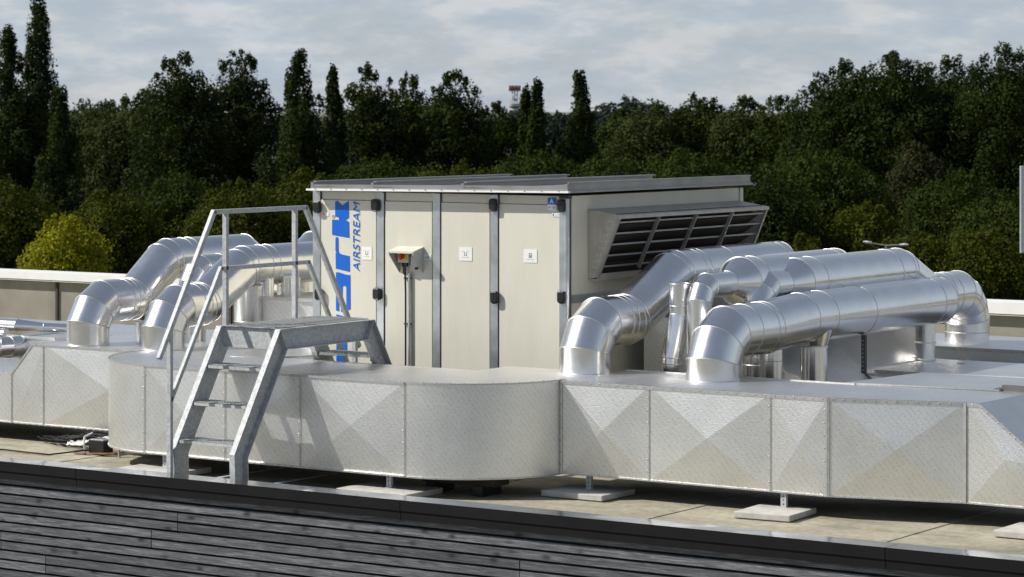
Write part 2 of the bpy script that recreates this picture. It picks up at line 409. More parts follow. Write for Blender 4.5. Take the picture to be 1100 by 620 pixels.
# ================================================================== rectangular ducts
Z0,Z1=.12,.93
def vjoint(mbF,mbR,x,y,nrm=(0,-1,0),tn=(1,0,0),z0=Z0,z1=Z1,w=.02):
    t=Vector(tn)
    flange(mbF,Vector((x,y,z0))-t*w/2,Vector((x,y,z1))-t*w/2,w,.006,nrm,tn)
    rivets(mbR,Vector((x,y,z0+.03))-t*(w*.5+.013),Vector((x,y,z1-.05))-t*(w*.5+.013),.095,nrm,.0075)
# --- front left duct: rounded left end, straight run, big round bend on the right
fd=thing('rectangular_air_duct','long silver duct under the crossover steps, its right end a big half-round bend','air duct',(-2.5,1.4,0))
body=MB(); F=MB(); Rv=MB()
yb=2.06
js=[-4.16,-3.2,-2.34,-1.2]
for a,c in zip(js,js[1:]):
    crossface(body,[(a,.8,Z0),(c,.8,Z0),(c,.8,Z1),(a,.8,Z1)],.024)
body.build('duct_side',M['duct'],fd)
# rounded left end
ar=[(-4.16+1.0*math.cos(t),1.80+1.0*math.sin(t)) for t in [R(-90-k*5.2) for k in range(0,21)]]
body=MB(); yb_=ar[-1][1]; vs=[(x,y,Z0) for x,y in ar]+[(x,y,Z1) for x,y in ar]; n=len(ar)
body.add(vs,[(i,i+1,i+1+n,i+n) for i in range(n-1)],True)
body.quad((ar[-1][0],ar[-1][1],Z0),(ar[-1][0],yb,Z0),(ar[-1][0],yb,Z1),(ar[-1][0],ar[-1][1],Z1))
body.build('rounded_end',M['duct'],fd)
# big bend: arc from (-1.2,.8) to (-.2,1.8)
br=[(-1.2+1.0*math.sin(t),1.8-1.0*math.cos(t)) for t in [R(k*3.5) for k in range(0,27)]]
br=[p for p in br if p[0]<=-.2001]; br[-1]=(-.2,1.80)
br=[(x-(.0 if i<len(br)-1 else 0),y) for i,(x,y) in enumerate(br)]
n=len(br); body=MB(); vs=[(x,y,Z0) for x,y in br]+[(x,y,Z1) for x,y in br]
body.add(vs,[(i,i+1,i+1+n,i+n) for i in range(n-1)],True)
body.build('round_bend',M['duct'],fd)
# top plate + bottom, back
outl=[(x,y) for x,y in reversed(ar)]+[(-4.16,.8)]+[(j,.8) for j in js[1:-1]]+br
top=MB()
top.add([(x,y,Z1+.001) for x,y in outl]+[(-.2,yb+.5,Z1+.001),(-1.3,yb+.5,Z1+.001),(-1.3,yb,Z1+.001),(ar[-1][0],yb,Z1+.001)],[list(range(len(outl)+4))])
top.build('duct_top',M['duct'],fd)
k=MB(); k.add([(x,y,Z1+.003) for x,y in br]+[(-1.15,1.95,Z1+.024)],[(i,i+1,len(br)) for i in range(len(br)-1)]+[(len(br),0,0+0)] if False else [(i,i+1,len(br)) for i in range(len(br)-1)]); k.build('creased_top_sheet',M['duct'],fd)
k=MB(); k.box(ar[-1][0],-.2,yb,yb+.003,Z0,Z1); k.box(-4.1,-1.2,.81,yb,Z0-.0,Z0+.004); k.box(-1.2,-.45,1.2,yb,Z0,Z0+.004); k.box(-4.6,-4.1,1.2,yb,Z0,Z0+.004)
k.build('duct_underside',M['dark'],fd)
F=MB(); Rv=MB()
for x in js: vjoint(F,Rv,x,.797,w=.007)
F.box(-4.16,-1.2,.785,.798,Z1-.012,Z1+.006); F.box(-4.16,-1.2,.785,.80,Z0-.006,Z0+.008)
for P_ in (ar,br):
    for (x0,y0),(x1,y1) in zip(P_,P_[1:]):
        for zz in(Z0,Z1): F.bar((x0,y0,zz),(x1,y1,zz),.014,.014)
rivets(Rv,(-4.16,.80,Z1+.004),(-1.2,.80,Z1+.004),.07,(0,-.4,1)); rivets(Rv,(-4.16,.783,Z0),(-1.2,.783,Z0),.07,(0,-1,0))
for (x0,y0),(x1,y1) in zip(br[1::2],br[2::2]): 
    Rv.cyl((x0,y0,Z1+.006),(x0,y0,Z1+.013),.006,6); Rv.cyl((x0*1.001,y0-.008,Z0),(x0*1.001,y0-.016,Z0),.005,6)
F.build('flange',M['trim'],fd); Rv.build('rivet_row',M['rivet'],fd)
# corner stiffener where the bend meets the next duct
k=MB(); k.box(-.235,-.205,1.70,1.79,Z0,Z1+.004); k.build('corner_angle',M['trim'],fd)
# hidden foot strip on the left end
k=MB(); k.box(-5.0,-3.9,1.25,1.9,.085,.118); k.build('base_skid',M['duct'],fd)
# --- front right duct
rd=thing('rectangular_air_duct','long silver duct with large pressed triangle creases, running to the right edge','air duct',(1.8,2.2,0))
yf=1.72; kx=2.4
cor=[(-.2,yf),(.7,yf),(1.87,yf),(kx,yf),(3.5,2.0),(3.62,2.0)]
for i,((x0,y0),(x1,y1)) in enumerate(zip(cor,cor[1:])):
    k=MB()
    if i<4: crossface(k,[(x0,y0,Z0),(x1,y1,Z0),(x1,y1,Z1),(x0,y0,Z1)],(.032,.036,.022,.038)[i])
    if i<4: k.build('duct_side',M['duct'],rd)
# bevelled right end section
k=MB(); p=[(3.5,2.0,Z0),(4.25,2.0,Z0),(4.25,2.0,.44),(3.62,2.0,Z1),(3.5,2.0,Z1)]; crossface(k,p,.02,(3.85,1.972,.5)); k.build('duct_side',M['duct'],rd)
k=MB(); k.quad((3.62,2.0,Z1),(4.25,2.0,.44),(4.25,3.0,.44),(3.62,3.0,Z1)); k.quad((3.62,3.0,Z0),(4.25,3.0,Z0),(4.25,3.0,.44),(3.62,3.0,Z1)); k.build('sloped_top',M['smooth'],rd)
k=MB(); k.box(4.25,6.2,2.0,3.0,Z0,.44); k.build('low_section',M['duct'],rd)
top=MB(); zt=Z1+.001
top.add([(x,y,zt) for x,y in cor]+[(3.62,3.0,zt),(3.36,3.0,zt),(3.36,2.9,zt),(2.1,2.8,zt),(-.2,2.8,zt)],[list(range(len(cor)+5))])
top.build('duct_top',M['duct'],rd)
top=MB(); top.add([(2.0,2.805,zt+.012),(3.36,2.95,zt+.012),(3.42,4.1,zt+.012),(2.15,4.0,zt+.012)],[(0,1,2,3)]); top.add([(2.0,2.805,zt-.1),(3.36,2.95,zt-.1),(3.42,4.1,Z0),(2.15,4.0,Z0),(2.0,2.805,zt+.012),(3.36,2.95,zt+.012),(3.42,4.1,zt+.012),(2.15,4.0,zt+.012)],[(0,4,5,1),(1,5,6,2),(2,6,7,3),(3,7,4,0)])
top.build('rear_branch',M['duct'],rd)
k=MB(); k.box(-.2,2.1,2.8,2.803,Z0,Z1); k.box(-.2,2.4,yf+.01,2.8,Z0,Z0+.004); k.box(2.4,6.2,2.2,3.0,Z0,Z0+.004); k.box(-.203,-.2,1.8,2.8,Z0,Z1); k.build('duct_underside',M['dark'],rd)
F=MB(); Rv=MB()
for x in (-.18,.7,1.87): vjoint(F,Rv,x,yf-.002,w=.008)
vjoint(F,Rv,kx-.008,yf-.004,w=.016); 
t2=Vector((1.1,.28,0)).normalized(); n2=Vector((.28,-1.1,0)).normalized()
flange(F,(kx,yf-.003,Z0),(kx,yf-.003,Z1),.016,.006,n2,t2)
for xx in(3.492,): 
    vjoint(F,Rv,xx,1.994,w=.022)
for (x0,y0),(x1,y1) in zip(cor,cor[1:]):
    n_=Vector((y1-y0,-(x1-x0),0)).normalized()
    for zz,dz in((Z1,-.03),(Z0,.012)):
        flange(F,(x0,y0,zz),(x1,y1,zz),abs(dz),.007,n_,(0,0,1 if dz>0 else -1))
    rivets(Rv,Vector((x0,y0,Z1-.012))+n_*.008,Vector((x1,y1,Z1-.012))+n_*.008,.085,n_); rivets(Rv,Vector((x0,y0,Z0+.006))+n_*.008,Vector((x1,y1,Z0+.006))+n_*.008,.085,n_)
flange(F,(3.62,1.997,Z1),(4.25,1.997,.44),.025,.007,(0,-1,0),(-.6,0,-.8)); rivets(Rv,(3.61,1.99,Z1-.014),(4.24,1.99,.426),.06,(0,-1,0))
flange(F,(3.62,2.0,Z0),(6.2,2.0,Z0),.012,.006,(0,-1,0),(0,0,1))
F.bar((2.02,2.80,Z1+.006),(3.36,2.95,Z1+.006),.02,.02); F.bar((2.15,3.98,Z1+.006),(3.4,4.08,Z1+.016),.02,.012)
F.box(-.2,2.1,2.785,2.803,Z1,Z1+.012)
F.build('flange',M['trim'],rd); Rv.build('rivet_row',M['rivet'],rd)
k=MB(); k.box(3.30,3.36,2.97,3.1,Z1-.0,Z1+.02); k.box(3.36,3.6,3.0,3.04,Z1+.002,Z1+.05); k.build('corner_angle',M['gap'],rd)
# --- back left duct
ld=thing('rectangular_air_duct','silver duct at the far left with a sloped end, carrying two thick upright pipes','air duct',(-5.5,2.5,0))
k=MB(); crossface(k,[(-6.91,1.9,Z0),(-6.47,1.9,Z0),(-6.47,1.9,Z1),(-6.62,1.9,Z1),(-6.91,1.9,.62)],.012,(-6.66,1.889,.5)); k.build('duct_side',M['duct'],ld)
k=MB(); crossface(k,[(-6.47,1.9,Z0),(-4.66,1.9,Z0),(-4.66,1.9,Z1),(-6.47,1.9,Z1)],.034); k.build('duct_side',M['duct'],ld)
k=MB(); k.quad((-6.62,1.9,Z1),(-6.62,3.1,Z1),(-6.91,3.1,.62),(-6.91,1.9,.62)); k.build('sloped_top',M['duct'],ld)
k=MB(); k.box(-12,-6.912,1.9,3.1,Z0,.62); k.build('low_section',M['duct'],ld)
k=MB(); arc=[(-4.05+.6*math.sin(t),2.5-.6*math.cos(t)) for t in [R(a) for a in range(0,181,8)]]
poly=[(-6.62,1.9)]+arc+[(-6.62,3.1)]
k.add([(x,y,Z1-.002) for x,y in poly],[list(range(len(poly)))]); k.build('duct_top',M['smooth'],ld)
k=MB(); n=len(arc); k.add([(x,y,Z0) for x,y in arc]+[(x,y,Z1-.002) for x,y in arc],[(i,i+1,i+1+n,i+n) for i in range(n-1)],True); k.build('round_end',M['duct'],ld)
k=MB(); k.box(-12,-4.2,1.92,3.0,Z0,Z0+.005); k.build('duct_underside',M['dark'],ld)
F=MB();Rv=MB()
for x in(-6.47,-6.905): vjoint(F,Rv,x,1.897,z1=Z1 if x>-6.8 else .62,w=.012)
flange(F,(-6.62,1.9,Z1),(-4.6,1.9,Z1),.022,.007,(0,-1,0),(0,0,-1)); flange(F,(-12,1.9,Z0),(-4.6,1.9,Z0),.012,.007,(0,-1,0),(0,0,1)); flange(F,(-6.91,1.9,.62),(-6.62,1.9,Z1),.018,.006,(0,-1,0),(.7,0,-.7))
rivets(Rv,(-6.6,1.893,Z1-.01),(-4.7,1.893,Z1-.01),.07,(0,-1,0)); rivets(Rv,(-7.2,1.893,Z0),(-4.7,1.893,Z0),.08,(0,-1,0))
for (x0,y0),(x1,y1) in zip(arc,arc[1:]): F.bar((x0,y0,Z1),(x1,y1,Z1),.014,.014)
F.build('flange',M['trim'],ld); Rv.build('rivet_row',M['rivet'],ld)
# --- low ducts at the far left, behind
d=thing('rectangular_air_duct','low flat silver duct at the far left in front of the panelled parapet wall','air duct',(-9,5.2,0))
k=MB(); k.box(-14,-6.2,4.7,6.1,.05,.74); k.build('duct_body',M['smooth'],d,bevel=.01); F=MB(); F.box(-14,-6.2,4.685,4.70,.715,.745); F.build('flange',M['trim'],d)
d=thing('rectangular_air_duct','small silver duct box with an angled side, beside the lying pipes at far left','air duct',(-8,3.9,0))
k=MB(); p=[(-8.62,3.6),(-7.9,3.6),(-7.4,4.1),(-7.4,4.6),(-8.62,4.6)]; k.prism(p,'z',.1,.80); k.build('duct_body',M['duct'],d); F=MB(); F.bar((-8.62,3.595,.80),(-7.9,3.595,.80),.02,.03); F.bar((-7.9,3.595,.80),(-7.4,4.1,.80),.02,.03); F.build('flange',M['trim'],d)
# --- plenum on the right of the unit with sloped top
pl=thing('rectangular_air_duct','duct box with a steep sloped top behind the pipes, right of the cream unit','air duct',(-.2,6,0))
k=MB(); v0=5.45; crossface(k,[(-.86,v0,.1),(.78,v0,.1),(.78,v0,.78),(.10,v0,1.42),(-.86,v0,1.42)],.03,(.0,v0-.03,.75)); k.build('duct_side',M['duct'],pl)
k=MB(); k.quad((.78,v0,.78),(.84,7.0,.78),(.16,7.0,1.42),(.10,v0,1.42)); k.build('sloped_top',M['smooth'],pl)
k=MB(); k.box(-.9,.10,v0+.002,7.0,1.418,1.42); k.box(-.9,.8,7.0,7.003,.1,1.4); k.build('duct_top',M['smooth'],pl)
k=MB(); k.box(.79,4.6,v0+.02,6.95,.1,.78); k.build('low_section',M['smooth'],pl)
F=MB();Rv=MB(); F.box(.79,2.4,v0-.0,v0+.016,.755,.79); F.bar((.785,v0,.78),(.845,7,.78),.02,.02); F.bar((.79,v0-.01,.1),(.79,v0-.01,.78),.03,.02)
rivets(Rv,(.8,v0-.0,.772),(2.0,v0-.0,.772),.1,(0,-1,0)); rivets(Rv,(.765,v0-.01,.775),(.1,v0-.01,1.40),.09,(0,-1,0),.007); F.build('flange',M['trim'],pl); Rv.build('rivet_row',M['rivet'],pl)
k=MB(); k.box(1.3,1.36,6.55,6.6,.782,.784); k.build('orange_label',M['orange'],pl)
# facetted transition nearer
tr=thing('rectangular_air_duct','facetted grey duct transition standing behind the thick front right pipe','air duct',(.3,4.7,0))
k=MB(); crossface(k,[(-.86,4.2,.1),(.62,4.2,.1),(.66,4.2,.86),(-.2,4.2,1.30),(-.86,4.2,1.30)],.03,(-.1,4.17,.7)); k.quad((.62,4.2,.1),(.9,4.5,.1),(.9,4.5,.70),(.66,4.2,.86)); k.quad((.66,4.2,.86),(.9,4.5,.70),(.3,4.6,1.28),(-.2,4.2,1.30)); k.quad((.9,4.5,.1),(.9,5.447,.1),(.9,5.447,.7),(.9,4.5,.7)); k.quad((.9,4.5,.7),(.9,5.447,.7),(.3,5.447,1.28),(.3,4.6,1.28)); k.quad((-.86,4.2,1.3),(-.2,4.2,1.3),(.3,4.6,1.28),(.3,5.447,1.28),(-.86,5.447,1.28)); k.build('duct_body',M['duct'],tr)

# far right rear duct
d=thing('rectangular_air_duct','flat pale blue-grey duct at the right in front of the far parapet','air duct',(2.4,8.6,0))
k=MB(); k.box(-.3,7,7.75,9.3,.1,.83); k.build('duct_body',M['smooth'],d,bevel=.008)
F=MB();F.box(-.3,7,7.735,7.75,.80,.835);F.build('flange',M['trim'],d); Rv=MB(); rivets(Rv,(.8,7.735,.815),(3,7.735,.815),.15,(0,-1,0)); Rv.build('rivet_row',M['rivet'],d)
# box behind the stairs, left of the unit
d=thing('rectangular_air_duct','square grey duct stub behind the crossover steps, left of the cream unit','air duct',(-4.5,4,0))
k=MB(); crossface(k,[(-5.0,3.55,.1),(-4.12,3.55,.1),(-4.12,3.55,1.34),(-5.0,3.55,1.34)],.035); k.box(-5.0,-4.12,3.551,4.6,.1,1.34); k.build('duct_body',M['duct'],d)
F=MB(); F.box(-5.03,-4.10,3.52,4.6,1.34,1.37); F.box(-5.03,-5.0,3.52,3.55,.1,1.34); F.build('flange',M['trim'],d)
F=MB(); F.box(-4.72,-4.68,3.7,3.74,1.37,1.62); F.build('hanger_post',M['galv'],d)
# ================================================================== round pipes
X1=(1,0,0)
def ring_list(ys): return [(1,y) for y in ys]
p1=thing('ventilation_pipe','thick shiny pipe nearest the camera at right, running straight back','ventilation pipe',(.88,2.49,.93))
pipe(p1,[((.88,2.49,.93),),((.88,2.49,1.325),.34,3),((.88,3.38,1.325),0,1),((.88,4.05,1.365),0,1),((.88,6.98,1.365),)],.235,X1,ring_list([2.98,3.28,4.42,5.2,6.72]),seam=.40)
k=MB(); k.cyl((.88,6.72,.785),(.88,6.72,1.25),.10,28); k.build('branch_pipe',M['pipe'],p1)
for z_ in(.955,.79):
    k=MB(); k.cyl((.88,6.72,z_),(.88,6.72,z_+.012),.108,28); k.build('branch_ring',M['bead'],p1)
k=MB(); k.cyl((.92,4.28,.5),(.92,4.28,1.19),.125,32); k.cyl((.92,4.28,1.10),(.92,4.28,1.25),.125,32,.17); k.build('branch_pipe',M['pipe'],p1)
k=MB(); k.cyl((.92,4.28,1.09),(.92,4.28,1.103),.133,32); k.build('branch_ring',M['bead'],p1)
p2=thing('ventilation_pipe','thick shiny pipe with a long rising slant, in front of the unit right corner','ventilation pipe',(-.41,2.45,.93))
pipe(p2,[((-.41,2.45,.93),),((-.41,2.45,1.36),.34,3),((-.41,3.16,1.36),.3,2),((-.41,3.98,1.73),.3,2),((-.41,6.2,1.73),.3,3),((-.41,6.2,1.2),)],.228,X1,ring_list([2.93,3.02,4.25,4.35,4.85,5.9]),seam=.40)
p3=thing('ventilation_pipe','shiny pipe with a thin upright, small elbow and cone, second behind the front right pipe','ventilation pipe',(.38,3.12,.93))
pipe(p3,[((.38,3.12,.6),),((.38,3.12,1.69),.19,3),((.38,3.62,1.69),'r',.115),((.38,3.86,1.69),'r',.232),((.38,5.9,1.69),.3,3),((.38,5.9,1.3),)],.115,X1,ring_list([4.05,5.6])+[(2,1.1)],seam=.42)
p4=thing('ventilation_pipe','shiny pipe with small elbow and cone, stepping down at its far end','ventilation pipe',(.55,4.1,.93))
pipe(p4,[((.55,3.90,.6),),((.55,3.90,1.645),.21,3),((.55,4.32,1.645),'r',.145),((.55,4.58,1.655),'r',.232),((.55,6.75,1.655),.3,2),((.55,7.45,1.36),.3,2),((.55,8.42,1.36),.36,4),((.55,8.42,.80),)],.145,X1,ring_list([4.85,6.45,7.7,7.85])+[(2,.94)],seam=.42)
# two thinner uprights
q=thing('ventilation_pipe','thin slightly leaning upright pipe between the two thick pipes, right of the unit','ventilation pipe',(.12,3.2,.5))
pipe(q,[((.08,3.14,.5),),((.08,3.14,1.03),0,1),((.12,3.22,1.42),0,1),((.12,3.22,1.7),)],.098,X1,[(2,.98),(2,1.42),(2,1.5)],seg=32)
q=thing('ventilation_pipe','short upright pipe under the front right pipe, left of the flared one','ventilation pipe',(.6,4.0,.3))
pipe(q,[((.78,3.72,.3),),((.78,3.72,1.2),)],.105,X1,[(2,1.0)],seg=32,seam=.3)
# left group
l1=thing('ventilation_pipe','leftmost thick shiny pipe, stepping up twice and running back beside the unit','ventilation pipe',(-5.95,2.2,.93))
pipe(l1,[((-6.1,2.15,.93),),((-6.1,2.15,1.35),.31,3),((-6.1,2.83,1.35),.25,2),((-6.1,3.32,1.73),.25,2),((-6.1,4.75,1.73),.3,3),((-6.1,4.75,1.0),)],.212,X1,ring_list([2.62,2.70,3.55,3.66]),seam=.40)
l2=thing('ventilation_pipe','thick shiny pipe directly behind the crossover steps, ending against the cream unit','ventilation pipe',(-5.08,2.16,.93))
pipe(l2,[((-5.12,2.16,.93),),((-5.12,2.16,1.34),.31,3),((-5.12,2.76,1.34),.25,2),((-5.12,3.36,1.68),.25,2),((-5.12,7.2,1.68),)],.212,X1,ring_list([2.56,2.66,3.62,3.74,4.75]),seam=.40)
for (x,y,zz,rr,lab) in ((-5.0,3.62,1.36,.07,0),(-4.98,3.95,1.34,.125,1)):
    k=MB(); k.cyl((x,y,.3),(x,y,1.55),rr,28); k.build('branch_pipe',M['pipe'],l2)
    k=MB(); k.cyl((x,y,zz-.02),(x,y,zz-.008),rr+.008,28); k.build('branch_ring',M['bead'],l2)
l3=thing('ventilation_pipe','smaller pipe elbow peeping out between the two thick left pipes','ventilation pipe',(-5.55,3.05,.9))
pipe(l3,[((-5.55,3.1,.9),),((-5.55,3.1,1.66),.2,3),((-5.55,5.2,1.66),)],.135,X1,ring_list([3.5]),seg=36,seam=.4)
l4=thing('ventilation_pipe','farthest left pipe, running back beyond the one behind the steps','ventilation pipe',(-5.9,5.5,.9))
pipe(l4,[((-5.9,5.35,.9),),((-5.9,5.35,1.74),.26,3),((-5.9,9.5,1.74),)],.2,X1,ring_list([6.2]),seg=36)
l5=thing('ventilation_pipe','short silver drum standing behind the leftmost thick pipe','ventilation pipe',(-5.9,2.75,.93))
pipe(l5,[((-5.72,2.68,.93),),((-5.72,2.68,1.14),)],.165,X1,seg=36)
q=thing('ventilation_pipe','grey pipe lying low at the left edge, ending in an upturned bright elbow','ventilation pipe',(-9,2.6,.5))
pipe(q,[((-12,3.3,.70),),((-8.42,3.3,.70),.17,3),((-8.42,4.4,.70),)],.115,(0,0,1),[(0,-8.75)],seg=36)
q=thing('ventilation_pipe','thin grey pipe lying behind the other low pipe at the left edge','ventilation pipe',(-9,4,.7))
pipe(q,[((-12,4.0,.87),),((-8.85,4.0,.87),'r',.08),((-8.6,4.15,.86),'r',.05),((-8.3,4.4,.84),)],.08,(0,0,1),seg=28)
q=thing('ventilation_pipe','silver pipe rim just above the low lying pipe at the left edge','ventilation pipe',(-10,3.6,.7))
pipe(q,[((-12,3.75,.80),),((-8.78,3.75,.80),)],.06,(0,0,1),[(0,-9.1)],seg=28)
# threaded hanger posts
for (x,y,za,zb,lab) in ((.98,5.18,.78,1.14,'thin perforated post holding up the front right pipe at mid length'),):
    h=thing('hanger_post',lab,'support post',(x,y,za)); k=MB(); k.box(x-.02,x+.02,y-.02,y+.02,za,zb); k.build('post',M['gasket'],h); k=MB()
    for i in range(8): k.cyl((x,y-.0205,za+.03+i*.04),(x,y-.023,za+.03+i*.04),.007,8)
    k.build('hole_row',M['galv'],h)
# ================================================================== air handling unit
au=thing('air_handling_unit','large cream rooftop air handling unit with blue lettering and a louvred side intake','air handling unit',(-2.6,4.9,0))
XL,XR,YF,YB,ZT=-4.05,-1.09,3.2,6.52,2.47
k=MB(); k.box(XL+.02,XR-.004,YF+.03,YB,.12,ZT); k.build('casing',M['cream'],au)
k=MB(); k.box(XL-.02,XR+.02,YF-.02,YB+.02,-.06,.12); k.build('base_frame',M['galv'],au)
posts=[(XL+.02,.09),(-3.245,.085),(-2.575,.085),(-1.905,.085),(XR-.03,.10)]
for x,w_ in posts:
    k=MB(); k.box(x-w_/2,x+w_/2,YF-.008,YF+.04,.12,ZT); k.build('frame_post',M['rail'],au,bevel=.003)
    k=MB(); k.box(x+w_/2-.002,x+w_/2+.012,YF+.006,YF+.03,.12,ZT); k.box(x-w_/2-.008,x-w_/2+.002,YF+.006,YF+.03,.12,ZT); k.build('gasket_line',M['gasket'],au)
def handle(x,z,door):
    k=MB(); k.prism([(x-.045,z+.06),(x-.01,z+.066),(x+.035,z+.06),(x+.04,z+.0),(x+.035,z-.055),(x-.02,z-.062),(x-.05,z-.04),(x-.05,z+.03)],'y',YF-.05,YF-.006)
    k.build('handle',M['black'],door,bevel=.016)
spans=[(-4.02,-3.30),(-3.19,-2.63),(-2.52,-1.96),(-1.85,-1.16)]
doors=[]
for a,c in spans:
    k=MB(); k.box(a,c,YF,YF+.045,.16,ZT-.085); doors.append(k.build('door',M['cream'],au,bevel=.004))
    k=MB(); k.box(a,c,YF+.012,YF+.04,ZT-.08,ZT); k.build('lintel_panel',M['cream'],au)
for x,z,dd in((-4.0,2.31,0),(-3.285,2.34,0),(-3.98,1.45,0),(-3.265,1.48,0),(-1.895,2.37,3),(-1.125,2.38,3),(-1.88,1.50,3),(-1.125,1.53,3)): handle(x,z,doors[dd])
# side face frame
k=MB(); k.box(XR-.004,XR+.012,YF+.04,YB,1.47,1.545); k.box(XR-.004,XR+.010,YF+.04,YB,.12,.2); k.box(XR-.002,XR+.012,YB-.06,YB,.12,ZT); k.build('side_rail',M['rail'],au)
k=MB(); k.cyl((XR+.0,YF+.005,.12),(XR+.0,YF+.005,ZT),.028,20); k.build('corner_profile',M['rail'],au)
# roof
k=MB(); k.prism([(XL+.01,ZT+.0),(XR+.07,ZT+.03),(XR+.07,ZT+.07),(XL+.01,ZT+.04)],'y',YF-.09,YB+.06); rf=k.build('roof',M['roofsheet'],au)
k=MB(); k.prism([(XL-.015,ZT+.008),(XR+.10,ZT+.034),(XR+.10,ZT+.050),(XL-.015,ZT+.026)],'y',YF-.13,YF-.092); k.build('eaves_trim',M['white'],rf)
k=MB(); k.prism([(XL+.02,ZT+.046),(XR+.05,ZT+.077),(XR+.05,ZT+.098),(XL+.02,ZT+.067)],'y',YF-.088,YF-.07); k.build('gutter_strip',M['roofsheet'],rf)
for x,w_ in((XL+.03,.05),(-3.28,.05),(-2.21,.05),(XR+.05,.03)):
    zz=ZT+.04+(x-XL)/3*.03
    k=MB(); k.box(x-.015,x+.015,YF-.09,YB+.05,zz,zz+.06); k.box(x-.015,x+w_,YF-.09,YB+.05,zz+.05,zz+.062); k.build('standing_seam',M['roofsheet'],rf)
k=MB(); k.box(XR+.07,XR+.10,YF-.09,YB+.12,ZT+.032,ZT+.05); k.box(XL,XR+.1,YB+.06,YB+.10,ZT+.02,ZT+.05); k.build('side_gutter',M['roofsheet'],rf)
k=MB()
for i in range(16):
    x=XL+.1+i*.19; k.cyl((x,YF-.131,ZT+.030+(x-XL)*.0088),(x,YF-.137,ZT+.030+(x-XL)*.0088),.008,8)
k.build('screw_row',M['rail'],rf)
k=MB(); k.box(XR-.03,XR+.07,YF-.088,YF-.02,ZT-.02,ZT+.01); k.build('corner_block',M['black'],rf)
# intake hood
hy0,hy1=3.58,6.42; o_=-.75; zt_=2.33; zo=2.275; zb=1.68; ob=-1.0
hd=MB(); 
for y in(hy0,hy1): hd.prism([(XR,zt_),(o_,zo),(ob,zb+.02),(XR,zb)],'y',y-.012,y+.012)
hd.prism([(XR,zt_+.01),(o_+.02,zo+.012),(o_+.02,zo-.02),(o_,zo-.02),(o_,zo),(XR,zt_)],'y',hy0-.02,hy1+.02)
hd.prism([(XR,zb-.006),(ob+.008,zb-.006),(ob+.028,zb+.055),(ob+.018,zb+.055),(ob,zb+.004),(XR,zb+.004)],'y',hy0,hy1)
hood=hd.build('intake_hood',M['hoodsheet'],au)
k=MB(); k.box(XR+.001,XR+.006,hy0+.02,hy1-.02,zb+.01,zt_-.02); k.build('intake_shade_sheet',M['dark'],hood)  # dark sheet over the casing stands in for shade behind the slats
nsl=5
for i in range(nsl):
    t=(i+.35)/nsl; x=o_+(ob-o_)*t-.012; z_=zo-.02+(zb+.05-(zo-.02))*t
    k=MB(); k.bar((x,hy0+.013,z_),(x,hy1-.013,z_),.012,.015); sl=k.build('louvre_slat',M['louvre'],hood); k=MB(); k.bar((x-.075,hy0+.013,z_+.045),(x-.075,hy1-.013,z_+.045),.15,.003,(-.5,0,.85)); k.build('slat_blade',M['dark'],sl)  # blades coloured dark to paint the shade between bright slat edges
for i in range(1,4):
    y=hy0+(hy1-hy0)*i/4
    k=MB(); k.bar((o_+.004,y,zo-.02),(ob+.022,y,zb+.08),.035,.018,(0,1,0)); k.build('mullion',M['louvre'],hood)
for y in(hy0,hy1):
    k=MB(); k.bar((o_+.004,y,zo-.0),(ob+.01,y,zb+.02),.028,.03,(0,1,0)); k.build('mullion',M['louvre'],hood)
k=MB(); 
for i in range(9): 
    z_=zb+.05+i*.062; x_=ob+(o_-ob)*((z_-zb)/(zo-zb))-.05; k.cyl((x_,hy0-.012,z_),(x_,hy0-.017,z_),.005,6); k.cyl((x_-.035,hy0-.012,z_),(x_-.035,hy0-.017,z_),.004,6)
k.build('rivet_row',M['paper'],hood)
# switch box hood
sb=MB(); a,c=-3.02,-2.74; pz=.17
sb.prism([(YF,1.955),(YF-pz,1.915),(YF-pz,1.895),(YF-pz+.012,1.895),(YF-pz+.012,1.905),(YF,1.942)],'x',a-.01,c+.01)
swh=sb.build('switch_hood',M['cream'],au)
for x in(a,c):
    k=MB(); k.prism([(YF,1.945),(YF-pz,1.905),(YF-pz,1.88),(YF,1.70)],'x',x-.004,x+.004); k.build('hood_side',M['greybox'],swh)
k=MB(); k.box(a+.03,a+.16,YF-.07,YF,1.80,1.91); swb=k.build('isolator_switch',M['greybox'],swh)
k=MB(); k.box(a+.05,a+.14,YF-.073,YF-.07,1.82,1.90); k.build('switch_plate',M['yellow'],swb)
k=MB(); k.cyl((a+.09,YF-.073,1.86),(a+.09,YF-.10,1.86),.026,20); k.bar((a+.09,YF-.105,1.895),(a+.09,YF-.105,1.825),.018,.014,(0,1,0)); k.build('red_knob',M['red'],swb)
k=MB(); k.box(a+.18,a+.26,YF-.06,YF,1.76,1.87); k.build('junction_box',M['greybox'],swh,bevel=.004)
k=MB(); k.cyl((a+.225,YF-.03,1.76),(a+.225,YF-.03,1.735),.016,12); k.cyl((a+.07,YF-.03,1.80),(a+.07,YF-.03,1.76),.014,12); k.cyl((a+.11,YF-.03,1.80),(a+.11,YF-.03,1.76),.014,12); k.build('cable_gland',M['black'],swh)
k=MB(); k.tubepath([(a+.07,YF-.03,1.77),(a+.075,YF-.035,1.70),(a+.10,YF-.03,1.66)],.006); k.tubepath([(-2.93,YF-.03,1.78),(-2.93,YF-.02,1.5),(-2.93,YF-.02,.1)],.009,8); k.build('cable',M['black'],au)
k=MB(); k.cyl((-2.885,YF-.02,.1),(-2.885,YF-.02,1.70),.014,12); k.build('conduit',M['rail'],au)
k=MB(); k.box(-2.95,-2.87,YF-.025,YF,1.20,1.215); k.box(-2.95,-2.87,YF-.025,YF,1.64,1.655); k.build('cable_clip',M['gasket'],au)
